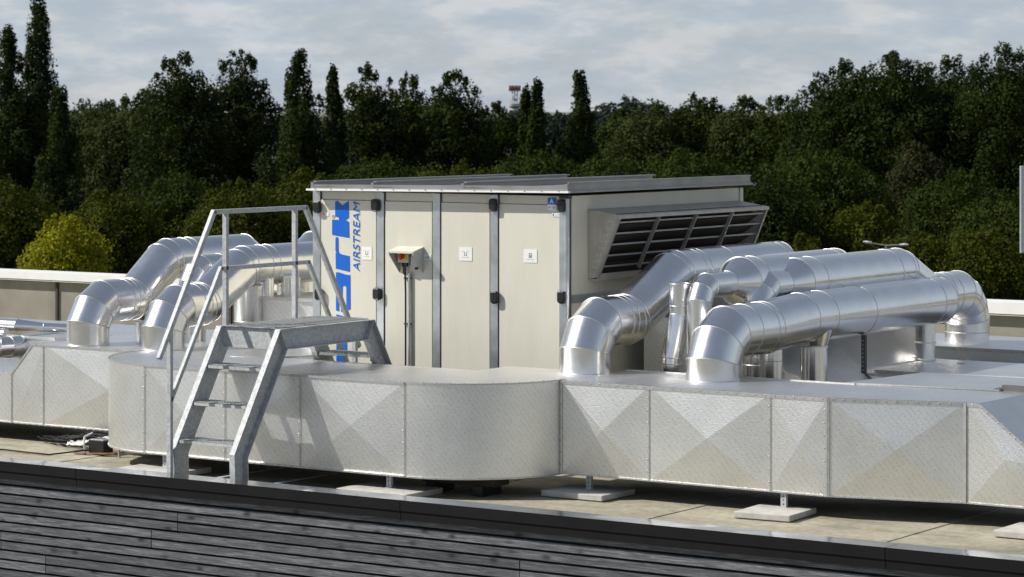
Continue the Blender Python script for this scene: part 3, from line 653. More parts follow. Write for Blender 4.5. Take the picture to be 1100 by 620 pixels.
# stickers
def sticker(x0,x1,z0,z1,door,marks=True,kind=0):
    k=MB(); k.box(x0,x1,YF-.004,YF-.001,z0,z1); s=k.build('sticker',M['paper'],door)
    cx=(x0+x1)/2; cz=(z0+z1)/2; w=x1-x0
    k=MB(); 
    r_=.016
    k.box(cx-r_,cx-r_+.006,YF-.0055,YF-.0042,cz-r_,cz+r_+.006); k.box(cx+r_-.006,cx+r_,YF-.0055,YF-.0042,cz-r_,cz+r_+.006)
    k.box(cx-r_+.006,cx+r_-.006,YF-.0055,YF-.0042,cz-r_,cz-r_+.006); 
    if kind==2: k.box(cx-r_,cx+r_,YF-.0055,YF-.0042,cz+r_+.006,cz+r_+.012); k.box(cx-.006,cx+.006,YF-.0055,YF-.0042,cz-.006,cz+.008)
    k.build('printed_symbol',M['ink'],s)
    k=MB(); k.box(cx-w*.28,cx+w*.28,YF-.0055,YF-.0042,cz-r_-.018,cz-r_-.014)
    if kind!=2: k.box(cx-w*.33,cx-r_-.004,YF-.0055,YF-.0042,cz+r_+.008,cz+r_+.012); k.box(cx+r_+.002,cx+w*.3,YF-.0055,YF-.0042,cz+r_+.012,cz+r_+.016)
    k.build('printed_line',M['ink2'],s)
sticker(-3.47,-3.35,1.81,1.935,doors[0],kind=0); sticker(-2.31,-2.16,1.835,1.965,doors[2],kind=0); sticker(-1.57,-1.42,1.84,1.965,doors[3],kind=2)
k=MB(); k.box(-2.72,-2.64,YF-.004,YF-.001,1.83,1.885); s=k.build('sticker',M['paper'],doors[1]); k=MB(); k.box(-2.71,-2.66,YF-.0055,YF-.0042,1.855,1.86); k.box(-2.71,-2.66,YF-.0055,YF-.0042,1.845,1.848); k.build('printed_line',M['blue'],s)
k=MB(); k.box(-3.955,-3.88,YF-.004,YF-.001,2.225,2.26); s=k.build('sticker',M['paper'],doors[0]); k=MB(); k.box(-3.948,-3.93,YF-.0055,YF-.0042,2.232,2.253); k.build('printed_symbol',M['orange'],s)
k=MB(); k.box(-1.30,-1.212,YF-.004,YF-.001,2.335,2.39); s=k.build('sticker',M['paper'],doors[3])
k=MB(); k.box(-1.30,-1.212,YF-.004,YF-.001,2.392,2.452); s2=k.build('sticker',M['blue'],doors[3])
def text(body,x,z,size,m,parent,rot=0,shear=0,y=YF-.005,ext=.0008,align='LEFT',name='lettering',offset=0,sx=1,spacing=1):
    cu=bpy.data.curves.new(name,'FONT'); cu.body=body; cu.size=size; cu.extrude=ext; cu.shear=shear; cu.align_x=align; cu.offset=offset; cu.space_character=spacing
    o=bpy.data.objects.new('tmp',cu); COL.objects.link(o); bpy.context.view_layer.update()
    me=bpy.data.meshes.new_from_object(o.evaluated_get(bpy.context.evaluated_depsgraph_get())); bpy.data.objects.remove(o)
    w=max(v.co.x for v in me.vertices)
    if sx>5 or sx<0: sx=-sx/w
    for v in me.vertices:
        px,py,pz_=v.co.x*sx,v.co.y,v.co.z
        qx=px*math.cos(rot)-py*math.sin(rot); qz=px*math.sin(rot)+py*math.cos(rot)
        v.co=(x+qx,y-pz_,z+qz)
    me.materials.clear(); me.materials.append(m); me.name=name
    t=bpy.data.objects.new(name,me); COL.objects.link(t); t.parent=parent
    if parent.parent is None: t.matrix_parent_inverse=Matrix.Translation(parent.location).inverted()
    else: t.matrix_parent_inverse=Matrix.Identity(4)
    return t,w
text('A',-1.256,2.40,.062,M['paper'],s2,align='CENTER',name='letter_a',offset=.001)
k=MB(); k.cyl((-1.232,YF-.0055,2.362),(-1.232,YF-.0042,2.362),.011,14); k.box(-1.288,-1.272,YF-.0055,YF-.0042,2.358,2.366); k.build('printed_symbol',M['blue'],s)
k=MB(); k.cyl((-1.232,YF-.0062,2.362),(-1.232,YF-.0056,2.362),.006,12); k.build('printed_symbol',M['paper'],s)
k=MB(); k.box(-1.25,-1.165,YF-.004,YF-.001,2.275,2.312); s=k.build('sticker',M['paper'],doors[3],bevel=.002); k=MB(); k.prism([(-1.248,2.293),(-1.232,2.309),(-1.226,2.303),(-1.234,2.293),(-1.226,2.283),(-1.232,2.278)],'y',YF-.0055,YF-.0042); k.build('printed_symbol',M['blue'],s)
k=MB()
for zz in(2.300,2.291,2.282): k.box(-1.218,-1.175,YF-.0055,YF-.0042,zz,zz+.003)
k.build('printed_line',M['ink2'],s)
# big blue letters, reading upwards (… a r k)
def letter(polys,nm):
    k=MB()
    for p in polys: k.prism(p,'y',YF-.004,YF-.001)
    k.build(nm,M['blue'],doors[0])
letter([[(-3.80,2.37),(-3.775,2.378),(-3.712,2.335),(-3.712,2.19),(-3.754,2.19),(-3.754,2.215),(-3.80,2.224)],[(-3.712,2.335),(-3.632,2.38),(-3.632,2.214),(-3.674,2.193),(-3.63,2.172),(-3.626,2.018),(-3.838,2.042),(-3.838,2.192),(-3.754,2.19),(-3.712,2.19)]],'letter_k')
letter([[(-3.796,2.005),(-3.79,2.02),(-3.768,2.02),(-3.762,2.005),(-3.760,1.885),(-3.748,1.865),(-3.72,1.852),(-3.622,1.838),(-3.620,1.685),(-3.792,1.712),(-3.795,1.86),(-3.785,1.872),(-3.797,1.885)]],'letter_r')
letter([[(-3.79,1.675),(-3.79,1.30),(-3.752,1.292),(-3.752,1.40),(-3.752,1.675)],[(-3.752,1.675),(-3.752,1.45),(-3.735,1.43),(-3.71,1.425),(-3.71,1.665)],[(-3.71,1.665),(-3.71,1.53),(-3.70,1.545),(-3.675,1.545),(-3.662,1.53),(-3.662,1.655)],[(-3.662,1.655),(-3.662,1.53),(-3.662,1.302),(-3.612,1.318),(-3.615,1.652)],[(-3.728,1.425),(-3.728,1.288),(-3.70,1.288),(-3.70,1.425)]],'letter_a')
letter([[(-3.785,1.262),(-3.785,.70),(-3.655,.70),(-3.655,1.238)]],'letter_m')
text('AIRSTREAM',-3.497,1.69,.118,M['blue'],doors[0],rot=R(90),shear=.22,sx=-.685,name='lettering',offset=-.0006)
k=MB(); c_=(-3.822,2.222)
for i in range(12):
    a=i*math.pi/6; b_=a+math.pi/6; k.bar((c_[0]+.016*math.cos(a),YF-.003,c_[1]+.016*math.sin(a)),(c_[0]+.016*math.cos(b_),YF-.003,c_[1]+.016*math.sin(b_)),.003,.003)
k.bar((c_[0],YF-.003,c_[1]-.008),(c_[0],YF-.003,c_[1]+.008),.004,.003); k.build('registered_mark',M['ink2'],doors[0])
# ================================================================== crossover steps
st=thing('crossover_steps','galvanised steel steps and platform bridging the front duct, with one handrail','crossover steps',(-2.86,1.4,0))
XA,XB=-3.17,-2.55
def stringer(x,out,P,ns,segs,name='stringer'):
    """C-channel along some segments of a polyline: web plane at x, flanges pointing outwards"""
    k=MB(); w=.185; fl=.058
    A=P; B=[P[i]-ns[i]*w for i in range(len(P))]
    for i in segs:
        a0,a1,b0,b1=A[i],A[i+1],B[i],B[i+1]
        k.prism([(a0.x,a0.y),(a1.x,a1.y),(b1.x,b1.y),(b0.x,b0.y)],'x',x,x+out*.007)
        for q0,q1,sg in((a0,a1,-1),(b0,b1,1)):
            o0=ns[i]*(.009*sg); o1=ns[i+1]*(.009*sg)
            k.prism([(q0.x,q0.y),(q1.x,q1.y),(q1.x+o1.x,q1.y+o1.y),(q0.x+o0.x,q0.y+o0.y)],'x',x+out*.0075,x+out*fl)
    k.build(name,M['galv'],st)
PP=[Vector(p) for p in [(.09,-.048),(.075,.29),(.71,1.335),(2.10,1.335),(2.74,.29),(2.725,-.048)]]; NS=[]
for i in range(6):
    ds=[]
    if i>0: ds.append((PP[i]-PP[i-1]).normalized())
    if i<5: ds.append((PP[i+1]-PP[i]).normalized())
    nn=[Vector((-d.y,d.x)) for d in ds]; m_=sum(nn,Vector((0,0))).normalized(); NS.append(m_/m_.dot(nn[0]))
for x,out in((XA,-1),(XB,1)):
    stringer(x,out,PP,NS,(0,1)); stringer(x,out,PP,NS,(2,),'platform_beam'); stringer(x,out,PP,NS,(3,4))
    k=MB(); 
    for i_ in(2,3): k.bar((x+out*.033,PP[i_].x-NS[i_].x*.012,PP[i_].y-NS[i_].y*.012),(x+out*.033,PP[i_].x-NS[i_].x*.172,PP[i_].y-NS[i_].y*.172),.05,.006,(0,NS[i_].y,-NS[i_].x))
    k.build('joint_plate',M['galv'],st)
    for yy in(.10,2.56):
        k=MB(); k.box(x-.07 if out<0 else x+.002,x-.002 if out<0 else x+.07,yy-.0,yy+.18,-.058,-.049); k.build('foot_plate',M['galv'],st)
    k=MB(); k.box(x+out*.02-.025,x+out*.02+.025,.28,2.55,-.03,-.022); k.build('ground_brace',M['galv'],st)
for y_ in(.74,2.05):
    k=MB(); k.box(XA,XB,y_,y_+.012,1.15,1.325); k.build('cross_beam',M['galv'],st)
# gratings
def grating(y0,y1,z,x0=XA+.006,x1=XB-.006,name='tread'):
    k=MB(); h=.03
    k.box(x0,x1,y0,y0+.034,z-.003,z); k.box(x0,x1,y0,y0+.004,z-h,z); k.box(x0,x1,y1-.004,y1,z-h,z)
    y=y0+.045
    while y<y1-.01: k.box(x0,x1,y-.0014,y+.0014,z-.008,z-.001); y+=.033
    x=x0
    while x<x1: k.box(x-.0016,x+.0016,y0+.004,y1-.004,z-h,z); x+=.031
    o=k.build(name,M['galv'],st)
    # serrated front edge
    s=MB(); x=x0+.01
    while x<x1-.02: s.box(x,x+.014,y0+.036,y0+.044,z,z+.006); x+=.03
    s.build('anti_slip_edge',M['trim'],o)
    s=MB()
    for xx in(x0,x1-.005): s.box(xx,xx+.005,y0,y1,z-.06,z+.0)
    s.build('end_plate',M['galv'],o)
# platform
k=MB(); zp=1.34
k.box(XA+.008,XB-.008,.715,.75,zp-.003,zp)
x=XA+.01
while x<XB: k.box(x-.0016,x+.0016,.75,2.09,zp-.02,zp); x+=.0335
y=.76
while y<2.1: k.box(XA+.006,XB-.006,y-.0016,y+.0016,zp-.008,zp-.001); y+=.0335
k.box(XA+.006,XA+.010,.715,2.09,zp-.03,zp+.001); k.box(XB-.010,XB-.006,.715,2.09,zp-.03,zp+.001)
pf=k.build('platform_grating',M['galv'],st)
s=MB(); y=.8
while y<2.08:
    x=XA+.03
    while x<XB-.02: s.box(x-.006,x+.006,y-.005,y+.005,zp,zp+.009); x+=.0335
    y+=.067
s.build('serration',M['trim'],pf)
for zt_ in(.375,.69,1.005):
    yy=.07+.61*(zt_-.28)
    grating(yy,yy+.24,zt_)
    grating(2.75-(yy-.06)-.18,2.75-(yy-.06)+.06,zt_)
# bolts on stringers
k=MB()
for x,out in((XA,-1),(XB,1)):
    for zt_ in(.375,.69,1.005):
        yy=.07+.61*(zt_-.28)
        for q in(.06,.16):
            for yv in (yy+q,2.81-yy-q): k.cyl((x+out*.007,yv,zt_-.03),(x+out*.020,yv,zt_-.03),.011,8)
k.build('bolt_row',M['rail'],st)
# handrail on the left side
xr=XA-.02; hr=MB(); w_=.042
hr.bar((xr,.62,2.36),(xr,1.96,2.36),w_,w_); k2=MB()
hr.build('top_rail',M['galv'],st,bevel=.004)
k=MB(); k.bar((xr,.635,2.372),(xr,-.11,1.10),w_,w_,(1,0,0)); k.build('sloping_rail',M['galv'],st,bevel=.004)
k=MB(); k.bar((xr,1.945,2.372),(xr,2.78,1.0),w_,w_,(1,0,0)); k.build('sloping_rail',M['galv'],st,bevel=.004)
k=MB(); k.bar((xr,.72,1.85),(xr,2.0,1.85),.038,.038); k.build('knee_rail',M['galv'],st,bevel=.004)
k=MB(); k.bar((xr,.735,1.862),(xr,.04,.72),.038,.038,(1,0,0)); k.build('sloping_rail',M['galv'],st,bevel=.004)
k=MB(); k.bar((xr,1.985,1.862),(xr,2.74,.62),.038,.038,(1,0,0)); k.build('sloping_rail',M['galv'],st,bevel=.004)
for y,za,zb_ in((.04,-.04,1.34),(.80,1.16,2.34),(1.80,1.16,2.34),(2.72,-.04,1.08)):
    k=MB(); k.bar((xr-.005,y,za),(xr-.005,y,zb_),.048,.036,(0,1,0)); k.build('handrail_post',M['galv'],st,bevel=.004)
# ================================================================== pavers with feet
def paver(cx,cy,rot,lab,w=.62,h=.05,d=.42,dy=.12,post=True):
    cy+=.10; d=.54; dy+=-.10
    t=thing('concrete_paver',lab,'paver',(cx,cy,-.06),'concrete pavers under the ducts')
    k=MB(); k.box(-w/2,w/2,-d/2,d/2,.008,.008+h); o=k.build('slab',M['concrete'],t,bevel=.006); 
    o.matrix_parent_inverse=Matrix.Identity(4); o.rotation_euler=(0,0,rot)
    k=MB(); k.box(-w/2+.03,w/2-.03,-d/2+.03,d/2-.03,.002,.008); o2=k.build('rubber_mat',M['black'],t); o2.matrix_parent_inverse=Matrix.Identity(4); o2.rotation_euler=(0,0,rot)
    if post:
        k=MB(); z1=Z0+.059
        k.box(-.025,.025,dy-.012,dy-.008,.059,z1); k.box(-.025,-.021,dy-.008,dy+.02,.059,z1); k.box(.021,.025,dy-.008,dy+.02,.059,z1); k.box(-.035,.035,dy-.02,dy+.04,.0585,.064)
        o3=k.build('support_foot',M['galv'],t); o3.matrix_parent_inverse=Matrix.Identity(4)
        k=MB(); 
        for zz in(.085,.12,.15): k.cyl((0,dy-.0125,zz),(0,dy-.0145,zz),.006,8)
        o4=k.build('foot_hole',M['black'],o3); o4.matrix_parent_inverse=Matrix.Identity(4)
paver(-3.95,.72,0,'concrete paver under the left rounded duct end, just left of the steps',w=.7,dy=.13)
paver(-1.42,.78,0,'concrete paver at the parapet edge, under the left start of the big round bend',w=.75,dy=.10)
paver(.06,1.66,0,'concrete paver in the open beneath the notch right of the big round bend',dy=.12)
paver(1.98,1.50,R(4),'whole concrete paver below the middle of the right duct',w=.5,dy=.25)
paver(4.2,1.74,0,'concrete paver at the right edge of the view',w=.55,dy=.3)
paver(-5.4,2.3,0,'concrete paver in the dark under the far left duct, behind the cable bundle',dy=0)
# dark shallow block under the bend
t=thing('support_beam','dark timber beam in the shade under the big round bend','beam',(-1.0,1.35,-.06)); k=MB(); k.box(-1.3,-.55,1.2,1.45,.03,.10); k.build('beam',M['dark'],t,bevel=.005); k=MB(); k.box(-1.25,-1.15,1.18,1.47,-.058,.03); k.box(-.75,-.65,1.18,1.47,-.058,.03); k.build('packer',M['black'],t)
# ================================================================== cable bundle at left
cb=thing('cable_bundle','tangle of black cables and torn foil beside a small black box under the left duct','cable bundle',(-5.35,1.7,0))
rnd=random.Random(5)
def wob(p0,p1,n,amp,sag=0):
    p0=Vector(p0);p1=Vector(p1); out=[]
    for i in range(n+1):
        t=i/n; q=p0.lerp(p1,t)+Vector((rnd.uniform(-amp,amp),rnd.uniform(-amp,amp),rnd.uniform(-amp,amp)*.6)); q.z-=sag*4*t*(1-t); out.append(q)
    return out
for i in range(5):
    k=MB(); k.tubepath(wob((-6.6+.1*i,1.9+.05*rnd.random(),.05+.012*i),(-5.75,1.66+.02*i,.12+.01*i),9,.02,.02)+wob((-5.6,1.66+.02*i,.14+.01*i),(-4.66,1.62+.05*i,.10),6,.018),.009+.004*(i%3)); k.build('cable',M['cable'],cb)
k=MB(); rr=random.Random(9); nx,ny=26,5; vs=[]
for i in range(nx+1):
    for j in range(ny+1): vs.append((-5.9+i*.045,1.62+j*.020,.085+.065*math.sin(min(1,max(0,(i-2)/20))*math.pi)+rr.uniform(-.014,.014)-(.035 if j in(0,ny) else 0)))
k.add(vs,[(i*(ny+1)+j,i*(ny+1)+j+1,(i+1)*(ny+1)+j+1,(i+1)*(ny+1)+j) for i in range(nx) for j in range(ny)]); k.build('foil_insulation',M['foil'],cb)
k=MB(); k.box(-5.50,-5.30,1.50,1.64,.012,.15); k.build('black_box',M['black'],cb,bevel=.012)
for xx in(-5.52,-5.08):
    k=MB(); k.tubepath([(xx,1.48,.0),(xx-.01,1.475,.1),(xx-.03,1.50,.165),(xx-.04,1.62,.19)],.011,8); k.build('strap',M['lamp'],cb)
k=MB(); k.bar((-5.62,1.44,.012),(-5.15,1.50,.03),.05,.008); k.bar((-5.3,1.44,.02),(-5.08,1.53,.05),.03,.008); k.build('rusty_strap',M['rust'],cb)
k=MB(); k.tubepath(wob((-7.9,1.42,.012),(-6.0,1.20,.012),10,.015)+[Vector((-5.75,1.22,.01)),Vector((-5.6,1.36,.03)),Vector((-5.45,1.47,.05))],.008); k.build('cable',M['cable'],cb)
cb.location.z-=.06
# ================================================================== far things: placed by distance across and along the line of view
TH=R(34); CAM=Vector((13.0,-18.6,3.3))
def W(lat,dist,z=GROUND): return Vector((CAM.x+lat*math.cos(TH)-dist*math.sin(TH),CAM.y+lat*math.sin(TH)+dist*math.cos(TH),z))
# street lamp
p=W(15.8,118); lp=thing('street_lamp','twin-arm pale street lamp rising over the pipes against the dark trees','street lamp',p)
def place(o): return o
ax=Vector((math.cos(TH),math.sin(TH),0)); hgt=5.45
k=MB(); k.cyl(p,p+Vector((0,0,hgt)),.05,10,.03); k.build('pole',M['lamp'],lp)
k=MB(); k.cyl(p+Vector((0,0,hgt)),p-ax*.62+Vector((0,0,hgt+.10)),.022,8); k.cyl(p+Vector((0,0,hgt)),p+ax*.62+Vector((0,0,hgt+.02)),.022,8); k.build('lamp_arm',M['lamp'],lp)
for sg,dz in((-1,.13),(1,.05)):
    k=MB(); a=p+ax*(.60*sg)+Vector((0,0,hgt+dz-.02)); e=p+ax*(.95*sg)+Vector((0,0,hgt+dz+(.03 if sg<0 else -.02))); k.cyl(a,(a+e)/2,.035,10,.06); k.cyl((a+e)/2,e,.06,10,.035); k.build('lamp_head',M['signwhite'],lp)
# sign board
p=W(100*547.5/3000+1.4,100); sg=thing('billboard','tall white sign board with an orange print low down, cut off by the right edge','sign board',p)
def bd(lx0,lx1,z0,z1,d0,d1,nm,m_,par):
    k=MB(); n_=Vector((-ax.y,ax.x,0)); vs=[]
    for z in(z0,z1):
        for d in(d0,d1):
            for l in(lx0,lx1): vs.append(p+ax*l+n_*d+Vector((0,0,z)))
    k.add(vs,[(0,2,3,1),(4,5,7,6),(0,1,5,4),(2,6,7,3),(0,4,6,2),(1,3,7,5)]); return k.build(nm,m_,par)
zb0=3.3-156*100/3000-GROUND; zt0=3.3-63.5*100/3000-GROUND
pb=bd(-1.4,1.6,zb0,zt0,0,.25,'panel',M['signwhite'],sg); bd(-1.42,1.62,zb0-.03,zb0,-.02,.27,'panel_edge',M['lamp'],sg); bd(-1.42,-1.4,zb0,zt0,-.02,.27,'panel_edge',M['lamp'],sg)
bd(-1.4,1.6,zb0+1.54,zb0+1.56,-.012,-.002,'panel_joint',M['ink2'],pb)
n_=Vector((-ax.y,ax.x,0)); k=MB(); q=lambda l,z: p+ax*l+n_*-.01+Vector((0,0,zb0+z)); k.add([q(-1.33,.28),q(-.9,.28),q(-.9,.62),q(-1.26,.40)],[(0,1,2,3)]); k.build('orange_print',M['orange'],pb)
bd(-1.0,-.8,0,zb0,.08,.2,'post',M['lamp'],sg); bd(1.1,1.3,0,zb0,.08,.2,'post',M['lamp'],sg)
# control tower
D=1500.; s=D/3000; p=W((553-550)*s,D); tw=thing('control_tower','slim distant tower with a red and white block on top and a flared bowl below','tower',p)
h0=-GROUND+3.3
def tz(y): return -GROUND+3.3-(y-115)*s
k=MB(); k.cyl(p,p+Vector((0,0,tz(116))),2.0,16); k.build('shaft',M['twhite'],tw)
k=MB(); k.cyl(p+Vector((0,0,tz(117))),p+Vector((0,0,tz(114.3))),1.8,20,3.2); k.build('bowl_base',M['tgrey'],tw)
k=MB(); k.cyl(p+Vector((0,0,tz(114.3))),p+Vector((0,0,tz(111.5))),3.2,20,3.7); k.cyl(p+Vector((0,0,tz(112))),p+Vector((0,0,tz(111.4))),2.2,20); k.build('gallery',M['twhite'],tw)
k=MB()
for lx in(-1.3,0,1.3): k.cyl(p+ax*lx+Vector((0,0,tz(112))),p+ax*(lx*1.1)+Vector((0,0,tz(98))),.28,8)
for i in range(4): k.cyl(p+ax*(-1.3+2.6*(i%2))+Vector((0,0,tz(111-3*i))),p+ax*(1.3-2.6*(i%2))+Vector((0,0,tz(108-3*i))),.16,6)
k.build('lattice_mast',M['twhite'],tw)
k=MB(); k.cyl(p+Vector((0,0,tz(108))),p+Vector((0,0,tz(106.2))),1.6,16); k.build('mid_ring',M['tgrey'],tw)
def blk(l0,l1,y0,y1,m_,nm,dd=3.0):
    k=MB(); vs=[]
    for z in(tz(y1),tz(y0)):
        for d in(-dd,dd):
            for l in(l0,l1): vs.append(p+ax*l+n_*d+Vector((0,0,z)))
    k.add(vs,[(0,2,3,1),(4,5,7,6),(0,1,5,4),(2,6,7,3),(0,4,6,2),(1,3,7,5)]); k.build(nm,m_,tw)
blk(-3.2,3.2,92,98,M['tgrey'],'head_frame',2.7)
for i in range(3): blk(-3.0+i*2.05,-1.25+i*2.05,94.3,97.3,M['tred'],'red_panel')
for i in range(3): blk(-2.9+i*2.05,-1.7+i*2.05,92.3,93.9,M['twhite'],'white_panel')
k=MB()
for l in(-3.1,-2.2,2.6,3.3): k.cyl(p+ax*l+Vector((0,0,tz(112))),p+ax*l+Vector((0,0,tz(107))),.12,6)
k.build('antenna',M['twhite'],tw)
# ================================================================== trees
rng=np.random.default_rng(11)
def leaves_mesh(cen,nrm,size,core,name,m_):
    n=len(cen)
    rv=rng.normal(size=(n,3)); nn=nrm*1.0+rv*.42; nn/=np.linalg.norm(nn,axis=1)[:,None]
    t=np.cross(nn,rng.normal(size=(n,3))); t/=np.linalg.norm(t,axis=1)[:,None]; bb=np.cross(nn,t)
    sz=size*rng.uniform(.6,1.35,size=(n,1)); 
    V=np.stack([cen+t*sz,cen+bb*sz*.6,cen-t*sz*.9,cen-bb*sz*.6],1).reshape(-1,3)
    cv,cf=core; nv=len(V); verts=np.concatenate([V,cv]) if len(cv) else V
    faces_n=n+len(cf)
    me=bpy.data.meshes.new(name); me.vertices.add(len(verts)); me.vertices.foreach_set('co',verts.astype(np.float32).ravel())
    li=np.arange(n*4); lp_=[li]; 
    if len(cf): lp_.append((cf+nv).ravel())
    li=np.concatenate(lp_); me.loops.add(len(li)); me.loops.foreach_set('vertex_index',li.astype(np.int32))
    ls=np.concatenate([np.arange(n)*4, n*4+np.arange(len(cf))*4]) if len(cf) else np.arange(n)*4
    me.polygons.add(faces_n); me.polygons.foreach_set('loop_start',ls.astype(np.int32)); me.update(calc_edges=True); me.validate()
    me.materials.append(m_); return me
SPH=[]
def sph(nu=8,nv=6):
    v=[];f=[]
    for j in range(nv+1):
        ph=math.pi*j/nv
        for i in range(nu): a=2*math.pi*i/nu; v.append((math.sin(ph)*math.cos(a),math.sin(ph)*math.sin(a),math.cos(ph)))
    for j in range(nv):
        for i in range(nu): f.append((j*nu+i,j*nu+(i+1)%nu,(j+1)*nu+(i+1)%nu,(j+1)*nu+i))
    return np.array(v),np.array(f)
SV,SF=sph()
def crown(h,w,kind,dens,ls):
    """local crown: lobes with leaves over them; z up from ground"""
    lob=[]
    if kind=='poplar':
        w=w*1.6
        for i in range(80):
            t=(i+rng.random())/80; z=h*(.06+.90*t); prof=w/2*min(1,(1-t)**.6*1.5)*min(1,.75+t)*rng.uniform(.72,1.22)
            a=rng.random()*6.28; rad=prof*rng.uniform(.35,.9); r_=max(.25,prof*rng.uniform(.20,.36))
            lob.append((rad*math.cos(a),rad*math.sin(a),z,r_,r_*rng.uniform(1.7,2.6)))
        for k_ in range(3): lob.append((rng.uniform(-.1,.1)*w,rng.uniform(-.1,.1)*w,h*rng.uniform(.93,.975),.2,h*.03))
        for z in np.linspace(.08,.86,9): lob.append((0,0,h*z,w*.30*min(1,(1-z)**.5*1.3),h*.10))
    else:
        nl=90; ga=2.39996
        for i in range(nl):
            u=1-2*(i+.5)/nl*.86; q=math.sqrt(max(0,1-u*u)); a=ga*i+rng.uniform(-.3,.3)
            k_=rng.uniform(.72,.93); rr_=w*rng.uniform(.085,.16)
            if u>0: zz=h*.50+(h*.50-rr_*.8)*u*k_; q2=q**.8
            else: zz=h*.50+u*h*.5; q2=.85+.15*q
            lob.append((w/2*q2*k_*math.cos(a),w/2*q2*k_*math.sin(a),zz,rr_,rr_*rng.uniform(.8,1.25)))
        for z in np.linspace(.06,.80,7): lob.append((0,0,h*z,w*.36*(1 if z<.6 else .72),h*.13))
        for i in range(16):
            a=rng.random()*6.28; q=w*rng.uniform(.02,.34); lob.append((q*math.cos(a),q*math.sin(a),h*(.50+.50*math.sqrt(max(0,1-(2*q/w)**2)))-w*rng.uniform(.04,.10),w*.035,w*rng.uniform(.04,.08)))
    cen=[];nr=[];cv=[];cf=[]
    for (x,y,z,a,c) in lob:
        n=int(dens*(a*a+2*a*c)*4.2/3*(2.2 if kind=='poplar' else 1.4))+30
        d=rng.normal(size=(n,3)); d/=np.linalg.norm(d,axis=1)[:,None]
        # broken surface: several sub-clumps per lobe
        ns=11; sd=rng.normal(size=(ns,3)); sd/=np.linalg.norm(sd,axis=1)[:,None]
        pr=(d@sd.T).max(1); rad=.62+.46*np.clip((pr-.45)/.55,0,1)+rng.normal(size=n)*.12
        e=np.array([a,a,c]); cen.append(np.array([x,y,z])+d*rad[:,None]*e); q=d/e; nr.append(q/np.linalg.norm(q,axis=1)[:,None])
        if a>w*(.25 if kind!='poplar' else .2):
            o=len(cv)*len(SV); cv.append(np.array([x,y,z])+SV*e*.62*rng.uniform(.7,1.15,size=(len(SV),1))); cf.append(SF+o)
    cen=np.concatenate(cen);nr=np.concatenate(nr)
    return cen,nr,ls,(np.concatenate(cv) if cv else np.zeros((0,3)),np.concatenate(cf) if cf else np.zeros((0,4),int))
def tree(cx,ytop,wpx,kind,dist,m_,label,group,name,dens=26,ls=.13):
    base=W((cx-550)/3000*dist,dist); h=CAM.z-(ytop-115)*dist/3000-GROUND; w=wpx*dist/3000*(1.30 if kind=='broad' else 1.0)
    t=thing(name,label,'tree',base,group)
    c=crown(h,w,kind,dens,ls)
    me=leaves_mesh(c[0],c[1],c[2],c[3],'crown',M[m_]); o=bpy.data.objects.new('crown',me); COL.objects.link(o); o.parent=t
    k=MB(); r0=max(.16,h*.02); k.cyl((0,0,-.1),(0,0,h*.35),r0,10,r0*.7); k.cyl((0,0,h*.35),(w*.02,0,h*.8),r0*.7,8,r0*.2)
    for i in range(5):
        a=i*1.26+rng.random(); z=h*(.22+.1*i); k.cyl((0,0,z),(math.cos(a)*w*.3,math.sin(a)*w*.3,z+h*.18),r0*.4,6,r0*.1)
    o=k.build('trunk',M['bark'],t); o.matrix_parent_inverse=Matrix.Identity(4)
G1='tall trees of the tree line'; G2='lower trees in front of the tree line'; G3='distant trees'
